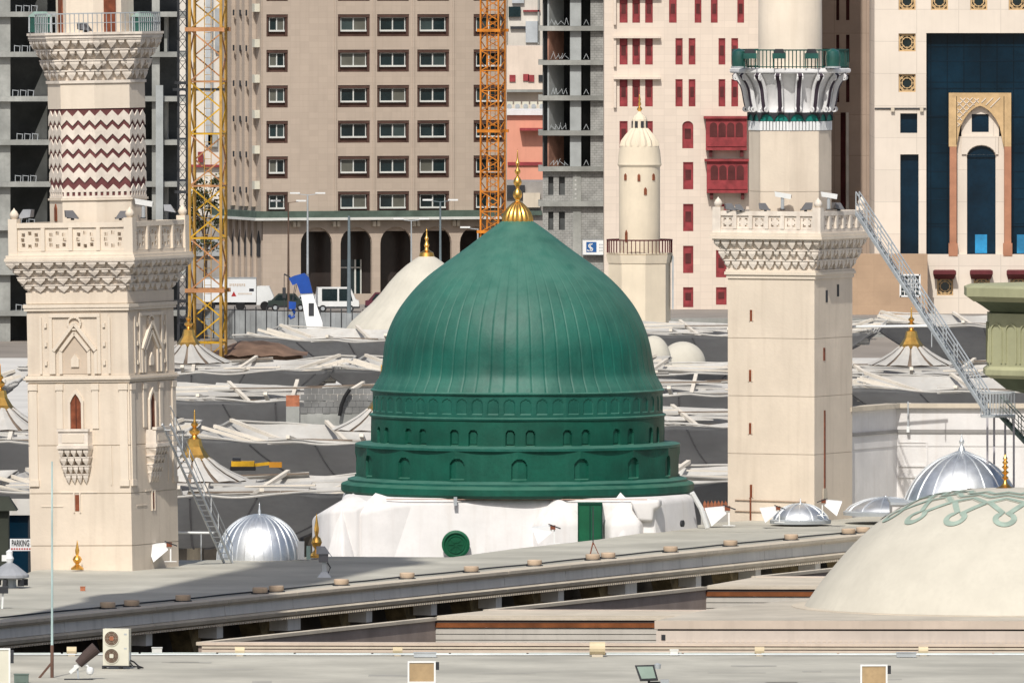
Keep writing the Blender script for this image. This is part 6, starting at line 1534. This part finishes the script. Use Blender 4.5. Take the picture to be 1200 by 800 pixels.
gored_dome('silver_dome', 'large silver dome with finial beneath the long ladder on the right', 1127, 586, 598, [(67,0), (62,12), (54,25), (43,37), (29,47), (15,53), (5,57)], 18, finp, twist=.1, seam_w=.05)
gored_dome('silver_dome', 'small low silver skylight dome at the foot of the right minaret', 938, 609, 604, [(33,0), (30,6), (22,13), (12,17.5), (3,19)], 12, [(1.6,0), (1,3), (.5,6), (0,8)], twist=.2, seam_w=.05)
gored_dome('silver_dome', 'shallow silver skylight dome left of the large silver dome', 1038, 599, 606, [(47,0), (41,6), (28,12), (14,15.5), (3,16.5)], 12, [(1.6,0), (1.2,2), (0,4)], twist=.1, seam_w=.06)

# ================================================================ SMALL ROOF OBJECTS
finial_obj('gold_finial', 'slim gold finial standing before the left minaret base', 90.5, 667, 632, 560, 15, 'ball')
finial_obj('gold_finial', 'gold finial between the left silver dome and the white dome base', 371, 653, 600, 571, 17, 'ball')
def white_flood(px, pyb, Y, label, s_=1.0, flip=1):
    r = thing('floodlight', label, 'floodlight', W(px, pyb, Y)); r.scale = (s_*flip, s_, s_)
    MB().bar((.35,0,0), (.35,0,.75), .06).bar((.1,0,.02), (.6,0,.02), .1, .03).build('stand', whitemetal, r)
    MB().add([(-.62,-.2,.70), (-.35,-.35,-.0), (.25,-.05,.5), (.2,-.05,.78), (-.62,.25,.72), (-.35,.25,.05), (.25,.1,.52), (.2,.1,.8)], [(0,1,2,3), (4,7,6,5), (0,4,5,1), (1,5,6,2), (2,6,7,3), (3,7,4,0)]).build('hood', signw, r)
    MB().box(.18,.4,-.1,.1,.62,.8).build('lamp_body', brownwood, r); MB().bar((.1,-.08,.85), (.62,-.08,.66), .05).build('arm', dark, r)
white_flood(190, 658, 562, 'white hooded floodlight at the right foot of the left minaret')
white_flood(640, 637, 585, 'white hooded floodlight on the roof before the central buttress', 1.0)
white_flood(844, 616, 602, 'white hooded floodlight at the left foot of the right minaret', 1.1)
white_flood(905, 612, 601, 'white hooded floodlight between right minaret and small silver dome', .9)
white_flood(972, 604, 603, 'white hooded floodlight above the small silver dome', .9, -1)
hp = thing('lamp_housing', 'grey gabled lamp housing on a post on the gallery roof', 'lamp', G(380, 676, 9.0)); 
MB().box(-.09,.09,-.09,.09,0,1.0).build('post', steel, hp); MB().prism([(-.32,.95), (.22,.95), (.32,.82), (.02,1.25), (-.32,1.25)], -.25, .25).build('gabled_hood', mat('light_grey_housing', (.3,.31,.33)), hp)
MB().box(-.22,.16,-.18,.18,.62,.95).build('lamp_body', dgm, hp); MB().frustum(.28,.28,0,.12,.12,.22).build('foot', steel, hp); MB().tube([(.12,0,.6), (.25,0,.4), (.15,0,.15), (.22,0,.02)], .03, 6).build('cable', dark, hp)
tm = thing('tripod_mast', 'thin black tripod mast in front of the green door', 'mast', G(695, 652, 9.0)); MB().bar((0,0,.5), (0,0,2.1), .045).build('pole', dark, tm)
for a in (0, 2.1, 4.2): MB().bar((0,0,.62), (.28*math.cos(a), .28*math.sin(a), 0), .035).build('leg', brownwood, tm)
# left lower corner cluster
lc = thing('lamp_cluster', 'conical grey lamp cluster with white camera at the left roof edge', 'lamp', W(11, 692, 545)); k = 545/F
MB().lathe([(16*k,14*k), (23*k,16*k), (23*k,19*k), (9*k,30*k), (4*k,33*k)], 16).build('cone_hood', mat('light_grey_housing', (.3,.31,.33)), lc); MB().lathe([(13*k,0), (9*k,3*k), (7*k,14*k)], 12).build('stand', steel, lc)
for i in range(6): a = i*PI/3+.3; MB().box(-.1,.1,-.08,.08,-.13,.13).build('lamp', dark, lc, loc=(19*k*math.cos(a), 19*k*math.sin(a), 10*k), rz=a)
MB().lathe([(.12,33*k), (.18,38*k), (.12,42*k), (.14,46*k), (0,49*k)], 12).build('camera', signw, lc, smooth=True); MB().box(-.3,-.05,-.12,.1,35*k,42*k).build('camera_arm', whitemetal, lc)
l2 = thing('lamp_cluster', 'partly cut dark lamp stand below the conical cluster at the left edge', 'lamp', W(2, 722, 528)); MB().box(-.3,.25,-.15,.15,.9,1.15).build('lamp', dark, l2); MB().bar((0,0,0), (.05,0,.9), .07).build('post', whitemetal, l2); MB().box(-.2,.7,-.1,.1,0,.06).build('foot', dark, l2)
dt = thing('dark_kiosk', 'dark green canopied kiosk at the far left edge below the umbrellas', 'kiosk', (XX(-20, 600), 600, 0)); k = 600/F
saged2 = mat('dark_olive_paint', (.035,.04,.03)); MB().box(0, 30*k, 0, 1.2, 0, ZZ(596,600)).build('body', saged2, dt); MB().frustum(22*k, .9, ZZ(598,600), 12*k, .5, ZZ(582,600), cx=18*k, cy=.6).build('roof', saged2, dt)
ps_ = thing('parking_sign', 'white PARKING sign under the umbrella left of the left minaret', 'sign', W(13, 645, 604)); k = 604/F
MB().box(-.05, 27*k, 0, .08, 0, 14*k).build('board', signw, ps_); tx = text_mesh('PARKING', 10.2*k, inkd, 'lettering', ps_, (.02, -.02, 5.6*k), .01, bold=.006); tx.scale = (.49, 1, 1)
e = MB()
for i in range(8): e.box(i*3*k, (i*3+1.9)*k, -.02, -.004, 1.4*k, 3.2*k)
e.build('small_lettering', redp, ps_)
pw_ = thing('parking_entrance', 'dark glazed parking entrance below the white PARKING sign', 'entrance', (XX(8, 606), 606, 0)); k = 606/F
MB().box(0, 90*k, 0, .5, 0, ZZ(603,606)).build('wall', bluegl, pw_); MB().box(-2*k, 95*k, -.3, -.01, ZZ(603,606), ZZ(584,606)).build('white_band', canW, pw_); MB().box(25*k, 28*k, -.1, -.01, 0, ZZ(604,606)).build('mullion', dark, pw_)
# antenna pole at left
ap_ = thing('antenna_pole', 'thin pale teal antenna pole rising from the near roof at left', 'pole', (XX(61, 478), 478, 8.99)); k = 478/F
MB().tube([(0,0,0), (0,0,ZZ(755,478)-9)], .06, 8).build('lower_tube', mat('brown_tube', (.14,.08,.06)), ap_); MB().tube([(0,0,ZZ(755,478)-9), (0,0,ZZ(540,478)-9)], [.045,.028], 8).build('upper_rod', mat('pale_teal_rod', (.42,.55,.54), rough=.5), ap_)
MB().bar((0,0,.55), (-.45,-.1,0), .07).build('stay', mat('brown_tube', (.14,.08,.06)), ap_)
# air conditioner
ac = thing('air_conditioner', 'ivory outdoor air conditioner with two fans on the near roof', 'air conditioner', G(137, 783, 9.0), R(-12)); 
MB().box(-.47,.47,-.17,.2,.12,1.42).build('casing', acm, ac)
for zc_ in (1.08, .46):
    f = MB().lathe([(.275,0), (.275,.03), (.25,.03), (.25,.0)], 28).build('fan_ring', acm, ac, loc=(-.15,-.172,zc_)); f.rotation_euler = (PI/2,0,0)
    f2 = MB().lathe([(.25,0), (.25,.008), (0,.008)], 28).build('fan_recess', mat('brown_fan', (.14,.085,.06)), ac, loc=(-.15,-.172,zc_)); f2.rotation_euler = (PI/2,0,0)
    for q in range(6): g0 = MB().bar((0,0,.018), (.25*math.cos(q*PI/3), .25*math.sin(q*PI/3), .018), .012, .01); g0.build('fan_guard', mat('grille_metal', (.3,.26,.2)), f2)
    for rr in (.08, .15, .21):
        g0 = MB()
        for q in range(20): a, b = 2*PI*q/20, 2*PI*(q+1)/20; g0.bar((rr*math.cos(a), rr*math.sin(a), .02), (rr*math.cos(b), rr*math.sin(b), .02), .01)
        g0.build('fan_guard', mat('grille_metal', (.3,.26,.2)), f2)
    MB().box(-.07,.07,-.07,.07,.02,.035).build('fan_hub', acm if zc_ < 1 else terra, f2)
MB().box(.471,.49,-.1,.1,.3,.6).box(.3,.4,-.176,-.171,1.2,1.26).box(.3,.4,-.176,-.171,.7,.75).build('service_cover', steel, ac)
MB().box(-.5,.5,-.2,-.14,.06,.115).box(-.5,.5,.14,.2,.06,.115).box(-.5,-.42,-.2,.2,0,.055).box(.1,.18,-.2,.2,0,.055).build('stand', dark, ac)
MB().tube([(.49,0,.3), (.62,0,.25), (.8,-.05,.1), (.95,-.1,.06), (.8,-.2,.04)], .03, 8).tube([(.49,0,.22), (.6,-.05,.1), (1.0,-.15,.05)], .025, 8).build('hose', black, ac)
# tilted black floodlight with white cameras at left
fl = thing('floodlight', 'tilted brown cylindrical floodlight on white bracket beside the air conditioner', 'floodlight', G(92, 796, 9.0)); 
MB().tube([(0.0,0,.55), (.3,0,.85), (.62,0,1.12)], [.16,.2,.22], 16).build('barrel', mat('brown_barrel', (.07,.05,.045)), fl); MB().bar((0,0,0), (-.05,0,.55), .07).build('post', steel, fl)
MB().bar((-.3,0,.25), (.1,0,.6), .2, .12).build('bracket', whitemetal, fl)
MB().tube([(-.15,0,.45), (.1,0,.55), (.3,0,.5), (.38,0,.35)], .05, 8).build('camera_arm', whitemetal, fl)
MB().lathe([(0,-.14), (.1,-.1), (.14,0), (.12,.1), (.05,.15)], 14).build('camera_dome', signw, fl, loc=(.40,0,.30), smooth=True); MB().box(-.5,.5,-.1,.1,0,.04).build('foot', dark, fl)
# big beige floodlights, bottom
def boxlamp(px, pyb, w_, h_, label, m=bronzeg, Y=470):
    k = Y/F; r = thing('floodlight', label, 'floodlight', W(px, pyb, Y), R(4)); a, b = w_*k/2, h_*k
    MB().box(-a+.04,a-.04,.02,.35,.04,b-.04).build('housing', acm, r); MB().box(-a,a,-.05,.02,b-.06,b).box(-a,a,-.05,.02,0,.06).box(-a,-a+.06,-.05,.02,.06,b-.06).box(a-.06,a,-.05,.02,.06,b-.06).build('frame', whitemetal, r)
    MB().box(-a+.06,a-.06,-.02,0,.06,b-.06).build('lens', m, r); MB().box(a+.01,a+.12,-.03,.1,b*.6,b*.95).build('bracket', dark, r)
    MB().bar((0,.2,.04), (0,.2,-.8), .1).build('post', steel, r)
boxlamp(494, 800, 33, 26, 'beige square floodlight at bottom centre left'); boxlamp(1024, 806, 32, 28, 'beige square floodlight at the bottom right'); boxlamp(-2, 803, 28, 44, 'large pale floodlight box cut by the bottom left corner', acm)
f5 = thing('floodlight', 'tilted floodlight with pale green glass at bottom centre right', 'floodlight', W(757, 800, 470)); 
MB().add([(-.38,0,.62), (.28,0,.64), (.42,-.05,.12), (-.2,-.05,.1)]+[(-.38,.2,.58), (.28,.2,.6), (.42,.15,.08), (-.2,.15,.06)], [(0,1,2,3), (4,7,6,5), (0,4,5,1), (1,5,6,2), (2,6,7,3), (3,7,4,0)]).build('housing', dark, f5)
MB().add([(-.31,-.02,.57), (.23,-.02,.58), (.34,-.07,.18), (-.15,-.07,.16)], [(0,1,2,3)]).build('lens', mat('pale_green_glass', (.25,.33,.28), rough=.25, spec=.6), f5)
MB().bar((.1,.1,.1), (.1,.1,-.9), .08).bar((.1,.1,.02), (.75,.1,.02), .06).build('post', dark, f5); MB().lathe([(.1,0), (.12,.15), (0,.2)], 12).build('sensor', steel, f5, loc=(.4,0,.5)); MB().box(.5,.8,0,.2,-.05,.12).build('junction_box', steel, f5)
smallbox(75/3+0, 800, .5, .3, 'small green grey box on the near roof at the bottom left', mat('green_grey_steel', (.12,.16,.14)))
rt_ = thing('tiled_crest', 'row of terracotta crest tiles between dome base and right minaret', 'roof tiles', W(824, 598, 614)); k = 614/F
for i in range(8):
    if i == 0: t0 = MB().prism([(0,0), (3.6*k,0), (3.6*k,8*k), (1.8*k,12*k), (0,8*k)], 0, .3).build('tile', terra, rt_)
    else: inst(t0, rt_, loc=(i*4.1*k, 0, 0))
MB().box(-.1, 34*k, -.2, .4, -3, -.001).build('ledge', canW, rt_)
eb = thing('electrical_cabinet', 'small white and teal cabinets between the silver dome and gold finial', 'cabinet', W(352, 655, 569.5)); 
MB().box(-.12,.16,0,.25,0,.75).build('cabinet', whitemetal, eb); MB().box(.25,.42,0,.2,0,.55).build('cabinet', mat('pale_teal_metal', (.3,.42,.38)), eb); MB().box(0,.14,-.02,.1,.76,.9).build('lamp', dark, eb)
rp = thing('guard_pipe', 'white horizontal pipe beside the left minaret above the roof', 'pipe', W(182, 623.5, 566)); MB().tube([(0,0,0), (2.45,0,-.02)], .05, 8).build('tube', whitemetal, rp); MB().bar((1.9,0,-.02), (1.9,0,-1.2), .04).bar((.6,0,-.02), (.6,0,-1.2), .04).build('support', steel, rp)
rp2 = thing('guard_pipe', 'white horizontal pipe sticking out right of the right minaret', 'pipe', W(990, 383, 613)); MB().tube([(0,0,0), (4.0,0,.05)], .06, 8).build('tube', whitemetal, rp2); MB().bar((3.9,0,.02), (3.9,0,-.9), .04).build('support', steel, rp2)
sp_ = thing('roof_speck', 'small orange cube lying on the gallery roof before the left minaret', 'box', G(97, 692, 9.0)); MB().box(-.1,.1,-.08,.08,.004,.16).build('cube', terra, sp_); MB().box(-.11,.11,-.09,.09,.16,.18).build('lid', terra, sp_)
